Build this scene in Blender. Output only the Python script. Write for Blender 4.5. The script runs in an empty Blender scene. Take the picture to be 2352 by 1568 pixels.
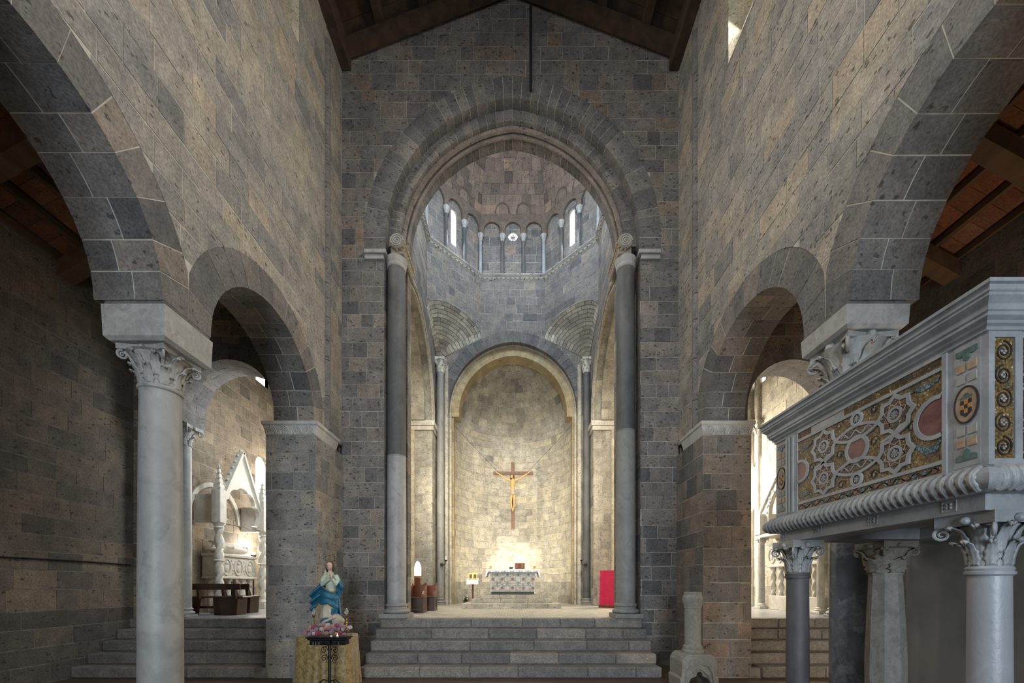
import bpy, bmesh, math, random
from mathutils import Vector, Matrix

# ---------------------------------------------------------------- camera, world, lights, exposure
SC = bpy.context.scene
COL = SC.collection
F = 2352 * 14.0 / 36.0          # focal length in photo pixels
EYE = 1.75
VPX, HOR = 1180.0, 1345.0       # where the nave axis and the horizon sit in the photo
def X(px, y): return (px - VPX) * y / F
def Z(py, y): return EYE + (HOR - py) * y / F
def proj(p):
    y = max(p[1], 0.05)
    return VPX + F * p[0] / y, HOR - F * (p[2] - EYE) / y

cam_d = bpy.data.cameras.new('camera')
cam = bpy.data.objects.new('camera', cam_d); COL.objects.link(cam)
cam.location = (0, 0, EYE); cam.rotation_euler = (math.pi / 2, 0, 0)
cam_d.lens = 14.0; cam_d.sensor_width = 36.0; cam_d.sensor_fit = 'HORIZONTAL'
cam_d.shift_x = -(VPX - 1176.0) / 2352.0
cam_d.shift_y = (HOR - 784.0) / 2352.0
cam_d.clip_start = 0.02
SC.camera = cam

SC.view_settings.view_transform = 'Standard'
SC.view_settings.look = 'None'
SC.view_settings.gamma = 1.0
SC.view_settings.use_curve_mapping = False
SC.view_settings.exposure = 0.22
SC.cycles.max_bounces = 6
SC.cycles.adaptive_threshold = 0.03
SC.cycles.glossy_bounces = 2
SC.cycles.transmission_bounces = 4

world = bpy.data.worlds.new('sky'); SC.world = world
world.use_nodes = True
bg = world.node_tree.nodes['Background']
bg.inputs['Color'].default_value = (0.80, 0.88, 1.0, 1)
bg.inputs['Strength'].default_value = 0.35

def light(kind, name, loc, power, color=(1, 1, 1), target=None, size=(1, 1), spot=None, blend=0.5, radius=0.05):
    d = bpy.data.lights.new(name, kind)
    d.energy = power; d.color = color
    if kind == 'AREA':
        d.shape = 'RECTANGLE'; d.size, d.size_y = size
    else:
        d.shadow_soft_size = radius
    if kind == 'SPOT':
        d.spot_size = math.radians(spot); d.spot_blend = blend
    o = bpy.data.objects.new(name, d); COL.objects.link(o)
    o.location = loc
    if target is not None:
        o.rotation_euler = (Vector(target) - Vector(loc)).to_track_quat('-Z', 'Y').to_euler()
    return o

DAY = (0.92, 0.96, 1.0)
WARM = (1.0, 0.88, 0.70)
# added cool fill from behind the camera, through the open west end
light('AREA', 'west_fill', (0, -11.0, 2.6), 260, (0.74, 0.87, 1.0), (0.0, 8, 3.4), (3.4, 4.5)).data.spread = math.radians(75)
# daylight through the clerestory windows of the nave (panes are built further down)
for sx, yy, pw in ((1, 6.4, 54), (-1, 6.75, 58), (1, 2.65, 128), (-1, 2.65, 140), (1, -1.35, 95), (-1, -1.35, 95)):
    light('AREA', 'clerestory_daylight', (sx * 3.5, yy, 11.6), pw, (1.0, 0.955, 0.87), (-sx * 3.7, yy + 0.6, 7.2), (0.6, 1.2)).data.spread = math.radians(130)
# drum windows of the crossing
for sx in (-1, 1):
    light('AREA', 'drum_window_daylight', (sx * 1.95 - 0.03, 14.3, 14.8), 42, DAY, (-sx * 2.0, 10.4, 12.3), (0.3, 1.3))
    light('AREA', 'drum_window_daylight', (sx * 1.95 - 0.03, 10.45, 14.8), 200, (0.72, 0.86, 1.0), (-sx * 1.6, 15.0, 12.0), (0.3, 1.3))
# transept daylight
light('AREA', 'transept_left_daylight', (-6.2, 15.1, 5.2), 250, (1.0, 0.92, 0.80), (-8.2, 11.0, 2.6), (1.4, 2.4))
light('AREA', 'transept_left_west_window', (-5.0, 9.75, 6.2), 120, (0.80, 0.90, 1.0), (-8.0, 11.4, 3.2), (0.8, 1.4))
light('AREA', 'transept_right_daylight', (6.0, 15.1, 5.4), 900, (1.0, 0.90, 0.74), (7.6, 11.0, 2.6), (1.6, 2.6))
# added warm fills: sun bounce in the right aisle, a weaker one left
light('AREA', 'right_aisle_bounce_fill', (8.1, 4.6, 1.5), 170, (1.0, 0.78, 0.54), (4.8, 6.4, 3.6), (1.2, 2.2))
light('AREA', 'left_aisle_fill', (-4.9, 0.2, 5.0), 16, (1.0, 0.82, 0.62), (-7.6, 5.5, 6.4), (1.0, 1.6))
# spot lamps fixed in the transept corners, aimed at the crucifix and the apse
for sx in (-1, 1):
    light('SPOT', 'apse_spot_lamp', (sx * 3.45, 9.95, 4.7), 1000 if sx < 0 else 540, WARM, (-sx * 0.3, 17.0, 4.8), spot=66, blend=0.9, radius=0.05)
    light('SPOT', 'crossing_flood_lamp', (sx * 2.1, 9.75, 8.6), 1000, (1.0, 0.90, 0.72), (sx * 2.2, 14.4, 4.0), spot=125, blend=1.0, radius=0.15)

# ---------------------------------------------------------------- materials
def nd(nt, kind, **kw):
    n = nt.nodes.new(kind)
    for k, v in kw.items():
        if k.startswith('i_'):
            n.inputs[k[2:].replace('_', ' ')].default_value = v
        else:
            setattr(n, k, v)
    return n
def base_mat(name):
    m = bpy.data.materials.new(name); m.use_nodes = True
    nt = m.node_tree
    b = nt.nodes['Principled BSDF']
    return m, nt, b
def ramp(nt, fac, stops, interp='LINEAR'):
    r = nt.nodes.new('ShaderNodeValToRGB'); r.color_ramp.interpolation = interp
    el = r.color_ramp.elements
    while len(el) < len(stops): el.new(0.5)
    for e, (p, c) in zip(el, stops):
        e.position = p; e.color = (*c, 1) if len(c) == 3 else c
    nt.links.new(fac, r.inputs[0])
    return r
def mix(nt, a, b, fac, mode='MIX'):
    m = nt.nodes.new('ShaderNodeMix'); m.data_type = 'RGBA'; m.blend_type = mode
    for s, v in ((m.inputs[6], a), (m.inputs[7], b), (m.inputs[0], fac)):
        if isinstance(v, bpy.types.NodeSocket): nt.links.new(v, s)
        elif isinstance(v, (int, float)): s.default_value = v
        else: s.default_value = (*v, 1)
    return m.outputs[2]
def mathn(nt, op, a, b=None):
    m = nt.nodes.new('ShaderNodeMath'); m.operation = op
    for s, v in ((m.inputs[0], a), (m.inputs[1], b)):
        if v is None: continue
        if isinstance(v, bpy.types.NodeSocket): nt.links.new(v, s)
        else: s.default_value = v
    return m.outputs[0]
def pos(nt, scale=(1, 1, 1)):
    g = nt.nodes.new('ShaderNodeNewGeometry')
    mp = nt.nodes.new('ShaderNodeMapping'); mp.inputs['Scale'].default_value = scale
    nt.links.new(g.outputs['Position'], mp.inputs[0])
    return mp.outputs[0]
def noise(nt, vec, scale, detail=4, rough=0.55):
    n = nd(nt, 'ShaderNodeTexNoise'); n.inputs['Scale'].default_value = scale
    n.inputs['Detail'].default_value = detail; n.inputs['Roughness'].default_value = rough
    nt.links.new(vec, n.inputs['Vector']); return n.outputs[0]
def bump(nt, b, h, strength, dist=0.02):
    bn = nd(nt, 'ShaderNodeBump'); bn.inputs['Strength'].default_value = strength
    bn.inputs['Distance'].default_value = dist
    nt.links.new(h, bn.inputs['Height']); nt.links.new(bn.outputs[0], b.inputs['Normal'])

def stone_mat(name, stops, pore=0.75, stain=0.5, stain_col=(0.09, 0.085, 0.08), light_col=None, rough=0.9):
    """volcanic tuff ashlar: colour picked per block by the 'tint' attribute, pores and stains on top"""
    m, nt, b = base_mat(name)
    at = nd(nt, 'ShaderNodeAttribute', attribute_name='tint')
    c = ramp(nt, at.outputs['Fac'], stops).outputs[0]
    p = pos(nt)
    n1 = noise(nt, p, 1.1, 3, 0.6)
    f1 = ramp(nt, n1, [(0.45, (0, 0, 0)), (0.75, (1, 1, 1))]).outputs[0]
    c = mix(nt, c, stain_col, mathn(nt, 'MULTIPLY', f1, stain))
    if light_col:
        n3 = noise(nt, p, 0.8, 4, 0.65)
        f3 = ramp(nt, n3, [(0.5, (0, 0, 0)), (0.7, (1, 1, 1))]).outputs[0]
        c = mix(nt, c, light_col, mathn(nt, 'MULTIPLY', f3, 0.5))
    n2 = noise(nt, p, 38, 2, 0.7)
    f2 = ramp(nt, n2, [(0.3, (0.66, 0.66, 0.66)), (0.7, (1.28, 1.28, 1.28))]).outputs[0]
    c = mix(nt, c, f2, 1.0, 'MULTIPLY')
    n4 = noise(nt, p, 4.5, 3, 0.65)
    f4 = ramp(nt, n4, [(0.3, (0.74, 0.74, 0.75)), (0.7, (1.18, 1.17, 1.15))]).outputs[0]
    c = mix(nt, c, f4, 1.0, 'MULTIPLY')
    v = nd(nt, 'ShaderNodeTexVoronoi'); v.inputs['Scale'].default_value = 13.0
    pw = pos(nt, (1.0, 1.0, 1.7))
    wn = nd(nt, 'ShaderNodeTexNoise'); wn.inputs['Scale'].default_value = 22.0; wn.inputs['Detail'].default_value = 1; nt.links.new(p, wn.inputs['Vector'])
    wv = nd(nt, 'ShaderNodeVectorMath'); wv.operation = 'MULTIPLY_ADD'
    nt.links.new(wn.outputs['Color'], wv.inputs[0]); wv.inputs[1].default_value = (0.09, 0.09, 0.09); nt.links.new(pw, wv.inputs[2])
    nt.links.new(wv.outputs[0], v.inputs['Vector'])
    sep = nd(nt, 'ShaderNodeSeparateColor'); nt.links.new(v.outputs['Color'], sep.inputs[0])
    th = mathn(nt, 'MULTIPLY', mathn(nt, 'MULTIPLY', sep.outputs[1], sep.outputs[1]), 0.46)
    fp = mathn(nt, 'LESS_THAN', v.outputs['Distance'], th)
    fp = mathn(nt, 'MULTIPLY', fp, pore)
    # keep only some cells porous
    fp = mathn(nt, 'MULTIPLY', fp, mathn(nt, 'GREATER_THAN', sep.outputs[0], 0.42))
    c = mix(nt, c, (0.035, 0.032, 0.03), fp)
    nt.links.new(c, b.inputs['Base Color'])
    b.inputs['Roughness'].default_value = rough
    bump(nt, b, mathn(nt, 'ADD', n2, mathn(nt, 'MULTIPLY', n4, 0.9)), 0.55, 0.012)
    return m
def plain(name, col, rough=0.6, metal=0.0, n=0.0, nscale=20, col2=None, bumps=0.0, emit=None, spec=None, stretch=(1, 1, 1), detail=4):
    m, nt, b = base_mat(name)
    b.inputs['Roughness'].default_value = rough; b.inputs['Metallic'].default_value = metal
    if spec is not None: b.inputs['Specular IOR Level'].default_value = spec
    p = pos(nt, stretch)
    if col2 is not None:
        f = ramp(nt, noise(nt, p, nscale, detail, 0.6), [(0.35, col), (0.65, col2)]).outputs[0]
        nt.links.new(f, b.inputs['Base Color'])
    else:
        b.inputs['Base Color'].default_value = (*col, 1)
    if bumps: bump(nt, b, noise(nt, p, nscale * 2, 4), bumps, 0.01)
    if emit:
        b.inputs['Emission Color'].default_value = (*emit[0], 1); b.inputs['Emission Strength'].default_value = emit[1]
    return m

M = {}
M['stone'] = stone_mat('tuff_grey', [(0.0, (0.105, 0.10, 0.10)), (0.3, (0.165, 0.153, 0.144)), (0.6, (0.215, 0.187, 0.162)), (0.85, (0.25, 0.205, 0.165)), (1.0, (0.255, 0.18, 0.13))])
M['stone_nave'] = stone_mat('tuff_nave', [(0.0, (0.17, 0.165, 0.162)), (0.3, (0.24, 0.23, 0.215)), (0.65, (0.30, 0.275, 0.238)), (1.0, (0.35, 0.29, 0.225))], stain=0.25, light_col=(0.44, 0.40, 0.31))
M['stone_pale'] = stone_mat('tuff_pale', [(0.0, (0.22, 0.205, 0.17)), (0.35, (0.37, 0.34, 0.28)), (0.7, (0.46, 0.42, 0.33)), (1.0, (0.52, 0.46, 0.33))], pore=0.5, stain=0.32, stain_col=(0.16, 0.145, 0.115), light_col=(0.60, 0.56, 0.46))
M['stone_brown'] = stone_mat('tuff_brown', [(0.0, (0.10, 0.09, 0.08)), (0.4, (0.18, 0.15, 0.12)), (0.75, (0.25, 0.20, 0.145)), (1.0, (0.31, 0.235, 0.15))], stain=0.55)
M['stone_dome'] = stone_mat('tuff_dome', [(0.0, (0.10, 0.075, 0.06)), (0.4, (0.185, 0.135, 0.105)), (0.75, (0.24, 0.175, 0.13)), (1.0, (0.30, 0.195, 0.14))], stain=0.3)
M['step_stone'] = stone_mat('step_stone', [(0.0, (0.135, 0.127, 0.12)), (0.5, (0.19, 0.178, 0.163)), (1.0, (0.25, 0.222, 0.192))], pore=0.35, stain=0.35, rough=0.75)
M['mortar'] = plain('mortar', (0.40, 0.375, 0.32), 0.95, nscale=6, col2=(0.24, 0.22, 0.19), bumps=0.4)
M['mortar_pale'] = plain('pale_mortar', (0.52, 0.495, 0.44), 0.95, nscale=4, col2=(0.34, 0.315, 0.27), bumps=0.4)
M['stone_tan'] = stone_mat('tuff_tan', [(0.0, (0.16, 0.135, 0.105)), (0.4, (0.26, 0.215, 0.16)), (0.75, (0.33, 0.27, 0.20)), (1.0, (0.38, 0.31, 0.22))], stain=0.35)
M['stone_gold'] = stone_mat('tuff_gold', [(0.0, (0.24, 0.18, 0.09)), (0.5, (0.36, 0.28, 0.15)), (1.0, (0.44, 0.35, 0.20))], pore=0.4, stain=0.35, light_col=(0.52, 0.46, 0.33))
M['mortar_dark'] = plain('mortar_dark', (0.27, 0.25, 0.225), 0.95, nscale=5, col2=(0.13, 0.12, 0.11), bumps=0.4)
def marble(name, c1, c2, vein, scale=2.5, rough=0.45, dist=6.0, vein_amt=0.5):
    m, nt, b = base_mat(name)
    p = pos(nt, (1, 1, 0.75))
    warp = nd(nt, 'ShaderNodeTexNoise'); warp.inputs['Scale'].default_value = scale * 0.8; warp.inputs['Detail'].default_value = 4
    nt.links.new(p, warp.inputs['Vector'])
    vm = nd(nt, 'ShaderNodeVectorMath'); vm.operation = 'MULTIPLY_ADD'
    nt.links.new(warp.outputs['Color'], vm.inputs[0]); vm.inputs[1].default_value = (0.9, 0.9, 0.9); nt.links.new(p, vm.inputs[2])
    n1 = noise(nt, vm.outputs[0], scale, 5, 0.62)
    c = ramp(nt, n1, [(0.35, c1), (0.65, c2)]).outputs[0]
    n2 = noise(nt, vm.outputs[0], scale * 2.2, 4, 0.65)
    f = ramp(nt, n2, [(0.52, (0, 0, 0)), (0.66, (vein_amt,) * 3), (0.75, (0, 0, 0))]).outputs[0]
    c = mix(nt, c, vein, f)
    nt.links.new(c, b.inputs['Base Color']); b.inputs['Roughness'].default_value = rough
    bump(nt, b, noise(nt, p, 45, 3), 0.2, 0.01)
    return m
M['marble_grey'] = marble('cipollino_marble', (0.26, 0.26, 0.25), (0.37, 0.365, 0.345), (0.17, 0.175, 0.175), 2.2, 0.5)
M['marble_white'] = marble('white_marble', (0.235, 0.245, 0.255), (0.345, 0.355, 0.36), (0.15, 0.15, 0.15), 3.0, 0.45, vein_amt=0.3)
M['marble_cream'] = marble('cream_marble', (0.46, 0.43, 0.37), (0.60, 0.57, 0.50), (0.33, 0.30, 0.25), 4.0, 0.55, vein_amt=0.3)
M['marble_dark'] = marble('dark_blue_marble', (0.055, 0.065, 0.085), (0.14, 0.155, 0.185), (0.35, 0.36, 0.38), 2.5, 0.35, vein_amt=0.5)
M['granite_dark'] = marble('grey_granite', (0.065, 0.066, 0.068), (0.115, 0.112, 0.11), (0.16, 0.155, 0.145), 2.0, 0.6, vein_amt=0.25)
M['granite_light'] = marble('pale_granite', (0.20, 0.195, 0.18), (0.28, 0.27, 0.25), (0.13, 0.128, 0.118), 3.0, 0.6, vein_amt=0.3)
M['capital_stone'] = marble('capital_stone', (0.28, 0.27, 0.25), (0.38, 0.37, 0.345), (0.15, 0.145, 0.13), 5.0, 0.65, vein_amt=0.4)
M['capital_tan'] = marble('weathered_capital', (0.19, 0.165, 0.13), (0.28, 0.25, 0.20), (0.10, 0.09, 0.075), 9.0, 0.8, vein_amt=0.5)
M['wood_beam'] = plain('beam_wood', (0.085, 0.045, 0.022), 0.8, nscale=5, col2=(0.15, 0.085, 0.04), bumps=0.3, stretch=(1, 0.15, 1))
M['wood_beam_dark'] = plain('roof_wood', (0.035, 0.02, 0.012), 0.85, nscale=5, col2=(0.075, 0.042, 0.022), bumps=0.3)
M['terracotta'] = stone_mat('terracotta', [(0.0, (0.14, 0.05, 0.025)), (0.5, (0.24, 0.085, 0.035)), (1.0, (0.33, 0.13, 0.06))], pore=0.0, stain=0.3, light_col=(0.33, 0.17, 0.1))
M['wood_dark'] = plain('dark_wood', (0.028, 0.014, 0.009), 0.35, nscale=9, col2=(0.055, 0.026, 0.014), stretch=(1, 1, 0.2))
M['wood_red'] = plain('red_brown_wood', (0.11, 0.028, 0.012), 0.3, nscale=8, col2=(0.19, 0.055, 0.02), stretch=(1, 1, 0.2))
M['wood_cross'] = plain('cross_wood', (0.10, 0.05, 0.03), 0.6, nscale=12, col2=(0.15, 0.08, 0.05))
M['floor_wood'] = plain('plank_wood', (0.055, 0.035, 0.022), 0.5, nscale=4, col2=(0.095, 0.062, 0.038), stretch=(0.2, 2, 1))
M['plaster'] = plain('old_plaster', (0.30, 0.27, 0.22), 0.9, nscale=1.5, col2=(0.20, 0.185, 0.165), bumps=0.2)
M['iron'] = plain('black_iron', (0.012, 0.012, 0.013), 0.4, metal=0.6)
M['bronze'] = plain('dark_bronze', (0.05, 0.055, 0.045), 0.45, metal=0.7)
M['brass'] = plain('brass', (0.62, 0.42, 0.12), 0.28, metal=1.0)
M['cloth_white'] = plain('white_linen', (0.80, 0.81, 0.84), 0.9)
M['cloth_crimson'] = plain('crimson_cloth', (0.48, 0.012, 0.055), 0.85, nscale=6, col2=(0.58, 0.02, 0.085))
M['wax'] = plain('candle_wax', (0.85, 0.82, 0.74), 0.5)
M['paper'] = plain('book_paper', (0.75, 0.68, 0.52), 0.8)
M['black'] = plain('soot_black', (0.01, 0.01, 0.01), 0.9)
M['porphyry'] = plain('porphyry', (0.12, 0.045, 0.04), 0.4, nscale=9, col2=(0.22, 0.10, 0.09))
M['serpentine'] = plain('green_serpentine', (0.05, 0.10, 0.09), 0.4, nscale=40, col2=(0.11, 0.17, 0.155))
M['tan_mosaic'] = plain('tan_marble_inlay', (0.30, 0.19, 0.11), 0.5, nscale=30, col2=(0.42, 0.31, 0.22))
def mosaic(name, stops, scale=110):
    m, nt, b = base_mat(name)
    p = pos(nt)
    v = nd(nt, 'ShaderNodeTexVoronoi'); v.inputs['Scale'].default_value = scale; nt.links.new(p, v.inputs['Vector'])
    sep = nd(nt, 'ShaderNodeSeparateColor'); nt.links.new(v.outputs['Color'], sep.inputs[0])
    c = ramp(nt, sep.outputs[0], stops, 'CONSTANT').outputs[0]
    n = noise(nt, p, 14, 3)
    c = mix(nt, c, (0.03, 0.02, 0.015), ramp(nt, n, [(0.5, (0, 0, 0)), (0.72, (0.8, 0.8, 0.8))]).outputs[0])
    nt.links.new(c, b.inputs['Base Color']); b.inputs['Roughness'].default_value = 0.35
    bump(nt, b, v.outputs['Distance'], 0.4, 0.004)
    return m
M['mosaic_gold'] = mosaic('gold_mosaic', [(0.0, (0.17, 0.105, 0.03)), (0.3, (0.26, 0.16, 0.045)), (0.55, (0.10, 0.055, 0.025)), (0.8, (0.20, 0.15, 0.07)), (0.92, (0.05, 0.08, 0.09)), (0.97, (0.5, 0.42, 0.28))])
M['mosaic_dark'] = mosaic('dark_mosaic', [(0.0, (0.075, 0.035, 0.025)), (0.4, (0.12, 0.07, 0.035)), (0.6, (0.04, 0.045, 0.055)), (0.8, (0.19, 0.12, 0.06)), (0.95, (0.45, 0.38, 0.3))])
M['mosaic_blue'] = mosaic('blue_mosaic', [(0.0, (0.04, 0.09, 0.12)), (0.5, (0.10, 0.16, 0.18)), (0.8, (0.25, 0.28, 0.27))])
M['mosaic_pale'] = mosaic('pale_mosaic', [(0.0, (0.50, 0.44, 0.30)), (0.4, (0.40, 0.31, 0.15)), (0.6, (0.58, 0.54, 0.44)), (0.85, (0.22, 0.20, 0.14))], 70)
M['ink'] = plain('dark_tesserae', (0.022, 0.02, 0.022), 0.5)
M['amber'] = plain('amber_tesserae', (0.45, 0.21, 0.06), 0.5)
M['bulb'] = plain('lit_bulb', (1, 1, 1), 0.5, emit=((1.0, 0.93, 0.78), 60))
M['lit_chair_glow'] = plain('lit_chair_glow', (1, 0.9, 0.7), 0.5, emit=((1.0, 0.86, 0.6), 7))  # emission standing in for the spot-lit top of the wooden chair back
M['flame'] = plain('flame', (1, 0.6, 0.2), 0.5, emit=((1.0, 0.6, 0.2), 12))
M['pane'] = plain('bright_window_pane', (0.9, 0.95, 1.0), 0.3, emit=((0.93, 0.97, 1.0), 2.2))
M['pane_warm'] = plain('sunlit_window_pane', (1.0, 0.97, 0.9), 0.3, emit=((1.0, 0.96, 0.86), 2.6))
def glass_mat():
    m, nt, b = base_mat('clear_glass')
    b.inputs['Base Color'].default_value = (0.9, 0.95, 0.95, 1); b.inputs['Roughness'].default_value = 0.05
    b.inputs['Transmission Weight'].default_value = 0.85
    return m
M['glass'] = glass_mat()

M['skin_gold'] = plain('carved_painted_skin', (0.42, 0.25, 0.09), 0.5, nscale=14, col2=(0.52, 0.34, 0.14))
M['skin'] = plain('painted_skin', (0.62, 0.40, 0.30), 0.45)
M['hair'] = plain('dark_hair', (0.045, 0.022, 0.012), 0.6)
M['loincloth'] = plain('loincloth', (0.36, 0.33, 0.26), 0.7, nscale=30, col2=(0.24, 0.21, 0.16))
M['robe_green'] = plain('pale_green_robe', (0.36, 0.46, 0.36), 0.6, nscale=12, col2=(0.52, 0.55, 0.42))
M['robe_cream'] = plain('cream_robe', (0.50, 0.42, 0.28), 0.6, nscale=12, col2=(0.62, 0.55, 0.42))
M['mantle_blue'] = plain('blue_mantle', (0.012, 0.09, 0.16), 0.5, nscale=9, col2=(0.025, 0.15, 0.23))
M['rock'] = plain('cloud_rock', (0.36, 0.31, 0.24), 0.8, nscale=12, col2=(0.48, 0.43, 0.35), bumps=0.3)
M['gold'] = plain('gilding', (0.6, 0.38, 0.08), 0.35, metal=0.8)
def damask():
    m, nt, b = base_mat('gold_damask'); p = pos(nt, (1, 1, 0.8))
    n = noise(nt, p, 15, 3, 0.5)
    c = ramp(nt, n, [(0.47, (0.21, 0.135, 0.04)), (0.50, (0.31, 0.225, 0.085)), (0.58, (0.31, 0.225, 0.085)), (0.61, (0.235, 0.155, 0.05))]).outputs[0]
    nt.links.new(c, b.inputs['Base Color']); b.inputs['Roughness'].default_value = 0.5; b.inputs['Sheen Weight'].default_value = 0.3
    M['damask'] = m
damask()
for k_, c_ in (('pink', (0.30, 0.16, 0.17)), ('magenta', (0.26, 0.05, 0.10)), ('white', (0.42, 0.36, 0.35)), ('peach', (0.40, 0.22, 0.13)), ('lilac', (0.25, 0.17, 0.20))):
    M['rose_' + k_] = plain('rose_' + k_, c_, 0.7, nscale=60, col2=tuple(min(1, x * 1.35) for x in c_))
M['leaf_green'] = plain('leaf_green', (0.03, 0.09, 0.025), 0.6, nscale=20, col2=(0.07, 0.16, 0.05))
M['silver'] = plain('silver_cup', (0.75, 0.75, 0.75), 0.2, metal=1.0)
M['stand_stone'] = marble('carved_stand_stone', (0.20, 0.19, 0.165), (0.30, 0.285, 0.25), (0.13, 0.125, 0.11), 7.0, 0.8, vein_amt=0.4)
M['marble_near'] = marble('blue_white_marble', (0.25, 0.265, 0.285), (0.33, 0.345, 0.365), (0.20, 0.205, 0.21), 2.0, 0.4, vein_amt=0.3)
M['impost_stone'] = marble('carved_impost', (0.38, 0.37, 0.34), (0.50, 0.485, 0.45), (0.22, 0.21, 0.19), 5.0, 0.65, vein_amt=0.4)

# ---------------------------------------------------------------- geometry helpers
rnd = random.Random(11)
TAU = math.tau
def link(o, parent=None):
    COL.objects.link(o)
    if parent is not None: o.parent = parent
    return o
def tag(o, label=None, cat=None, group=None, kind=None):
    if label: o['label'] = label
    if cat: o['category'] = cat
    if group: o['group'] = group
    if kind: o['kind'] = kind
    return o
def thing(name, label, cat, loc=(0, 0, 0), rz=0.0, group=None):
    o = bpy.data.objects.new(name, None); o.empty_display_size = 0.1
    o.location = loc; o.rotation_euler = (0, 0, rz)
    link(o); return tag(o, label, cat, group)
def mesh_obj(name, vs, fs, mat, parent=None, tint=None, smooth=False, center=True):
    c = Vector((0, 0, 0))
    if center and vs:
        lo = [min(v[i] for v in vs) for i in range(3)]; hi = [max(v[i] for v in vs) for i in range(3)]
        c = Vector([(a + b) / 2 for a, b in zip(lo, hi)]); c.z = lo[2]
        vs = [(v[0] - c.x, v[1] - c.y, v[2] - c.z) for v in vs]
    me = bpy.data.meshes.new(name)
    me.from_pydata([tuple(v) for v in vs], [], fs)
    if mat is not None: me.materials.append(mat)
    if tint is not None:
        a = me.attributes.new('tint', 'FLOAT', 'FACE')
        a.data.foreach_set('value', tint if isinstance(tint, list) else [tint] * len(fs))
    if smooth:
        me.polygons.foreach_set('use_smooth', [True] * len(me.polygons))
    o = bpy.data.objects.new(name, me); o.location = c
    return link(o, parent)
class G:
    """a bag of verts and faces that becomes ONE mesh object"""
    def __init__(s): s.v, s.f = [], []
    def add(s, v, f):
        n = len(s.v); s.v += [tuple(p) for p in v]; s.f += [tuple(i + n for i in q) for q in f]; return s
    def box(s, x0, x1, y0, y1, z0, z1, b=0.0):
        if x1 < x0: x0, x1 = x1, x0
        if y1 < y0: y0, y1 = y1, y0
        if z1 < z0: z0, z1 = z1, z0
        if b <= 0:
            v = [(x, y, z) for z in (z0, z1) for y in (y0, y1) for x in (x0, x1)]
            return s.add(v, [(0, 2, 3, 1), (4, 5, 7, 6), (0, 1, 5, 4), (2, 6, 7, 3), (0, 4, 6, 2), (1, 3, 7, 5)])
        b = min(b, (x1 - x0) * .45, (y1 - y0) * .45, (z1 - z0) * .45)
        v, idx = [], {}
        for i, x in enumerate((x0, x1)):
            for j, y in enumerate((y0, y1)):
                for k, z in enumerate((z0, z1)):
                    dx, dy, dz = (b if i == 0 else -b), (b if j == 0 else -b), (b if k == 0 else -b)
                    idx[i, j, k, 0] = len(v); v.append((x, y + dy, z + dz))
                    idx[i, j, k, 1] = len(v); v.append((x + dx, y, z + dz))
                    idx[i, j, k, 2] = len(v); v.append((x + dx, y + dy, z))
        f = []
        for a in range(3):
            o1, o2 = [(1, 2), (0, 2), (0, 1)][a]
            for side in (0, 1):
                q = []
                for p1, p2 in ((0, 0), (1, 0), (1, 1), (0, 1)):
                    t = [0, 0, 0]; t[a] = side; t[o1] = p1; t[o2] = p2
                    q.append(idx[(*t, a)])
                f.append(tuple(q))
            for p1 in (0, 1):
                for p2 in (0, 1):
                    q = []
                    for t_a, ax in ((0, o1), (0, o2), (1, o2), (1, o1)):
                        t = [0, 0, 0]; t[a] = t_a; t[o1] = p1; t[o2] = p2
                        q.append(idx[(*t, ax)])
                    f.append(tuple(q))
        for i in (0, 1):
            for j in (0, 1):
                for k in (0, 1):
                    f.append((idx[i, j, k, 0], idx[i, j, k, 1], idx[i, j, k, 2]))
        bm = bmesh.new()
        bv = [bm.verts.new(p) for p in v]
        for q in f: bm.faces.new([bv[i] for i in q])
        bmesh.ops.recalc_face_normals(bm, faces=bm.faces[:])
        bm.verts.index_update()
        out = [tuple(x.index for x in fc.verts) for fc in bm.faces]
        bm.free()
        return s.add(v, out)
    def lathe(s, prof, seg=24, c=(0, 0), a0=0.0, a1=TAU, caps=True, sx=1.0, sy=1.0, ripple=None):
        full = abs(a1 - a0 - TAU) < 1e-6
        n = seg if full else seg + 1
        v = []
        for r, z in prof:
            for i in range(n):
                a = a0 + (a1 - a0) * i / seg
                rr = r * (ripple(a) if ripple else 1.0)
                v.append((c[0] + rr * math.cos(a) * sx, c[1] + rr * math.sin(a) * sy, z))
        f = []
        for k in range(len(prof) - 1):
            for i in range(seg):
                j = (i + 1) % n
                f.append((k * n + i, k * n + j, (k + 1) * n + j, (k + 1) * n + i))
        if caps:
            f.append(tuple(range(n))[::-1]); f.append(tuple((len(prof) - 1) * n + i for i in range(n)))
        return s.add(v, f)
    def tube(s, path, r, seg=8, closed=False, caps=True):
        pts = [Vector(p) for p in path]; m = len(pts)
        rs = r if isinstance(r, (list, tuple)) else [r] * m
        v = []; prev = None
        for i, p in enumerate(pts):
            if closed: t = pts[(i + 1) % m] - pts[i - 1]
            else: t = pts[min(i + 1, m - 1)] - pts[max(i - 1, 0)]
            t.normalize()
            if prev is None:
                u = t.cross(Vector((0, 0, 1)))
                if u.length < 1e-3: u = t.cross(Vector((1, 0, 0)))
            else:
                u = prev - t * prev.dot(t)
                if u.length < 1e-5: u = t.orthogonal()
            u.normalize(); prev = u
            w = t.cross(u)
            for k in range(seg):
                a = TAU * k / seg
                v.append(p + (u * math.cos(a) + w * math.sin(a)) * rs[i])
        f = []
        for i in range(m if closed else m - 1):
            j = (i + 1) % m
            for k in range(seg):
                l = (k + 1) % seg
                f.append((i * seg + k, i * seg + l, j * seg + l, j * seg + k))
        if caps and not closed:
            f.append(tuple(range(seg))[::-1]); f.append(tuple((m - 1) * seg + k for k in range(seg)))
        return s.add(v, f)
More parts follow.
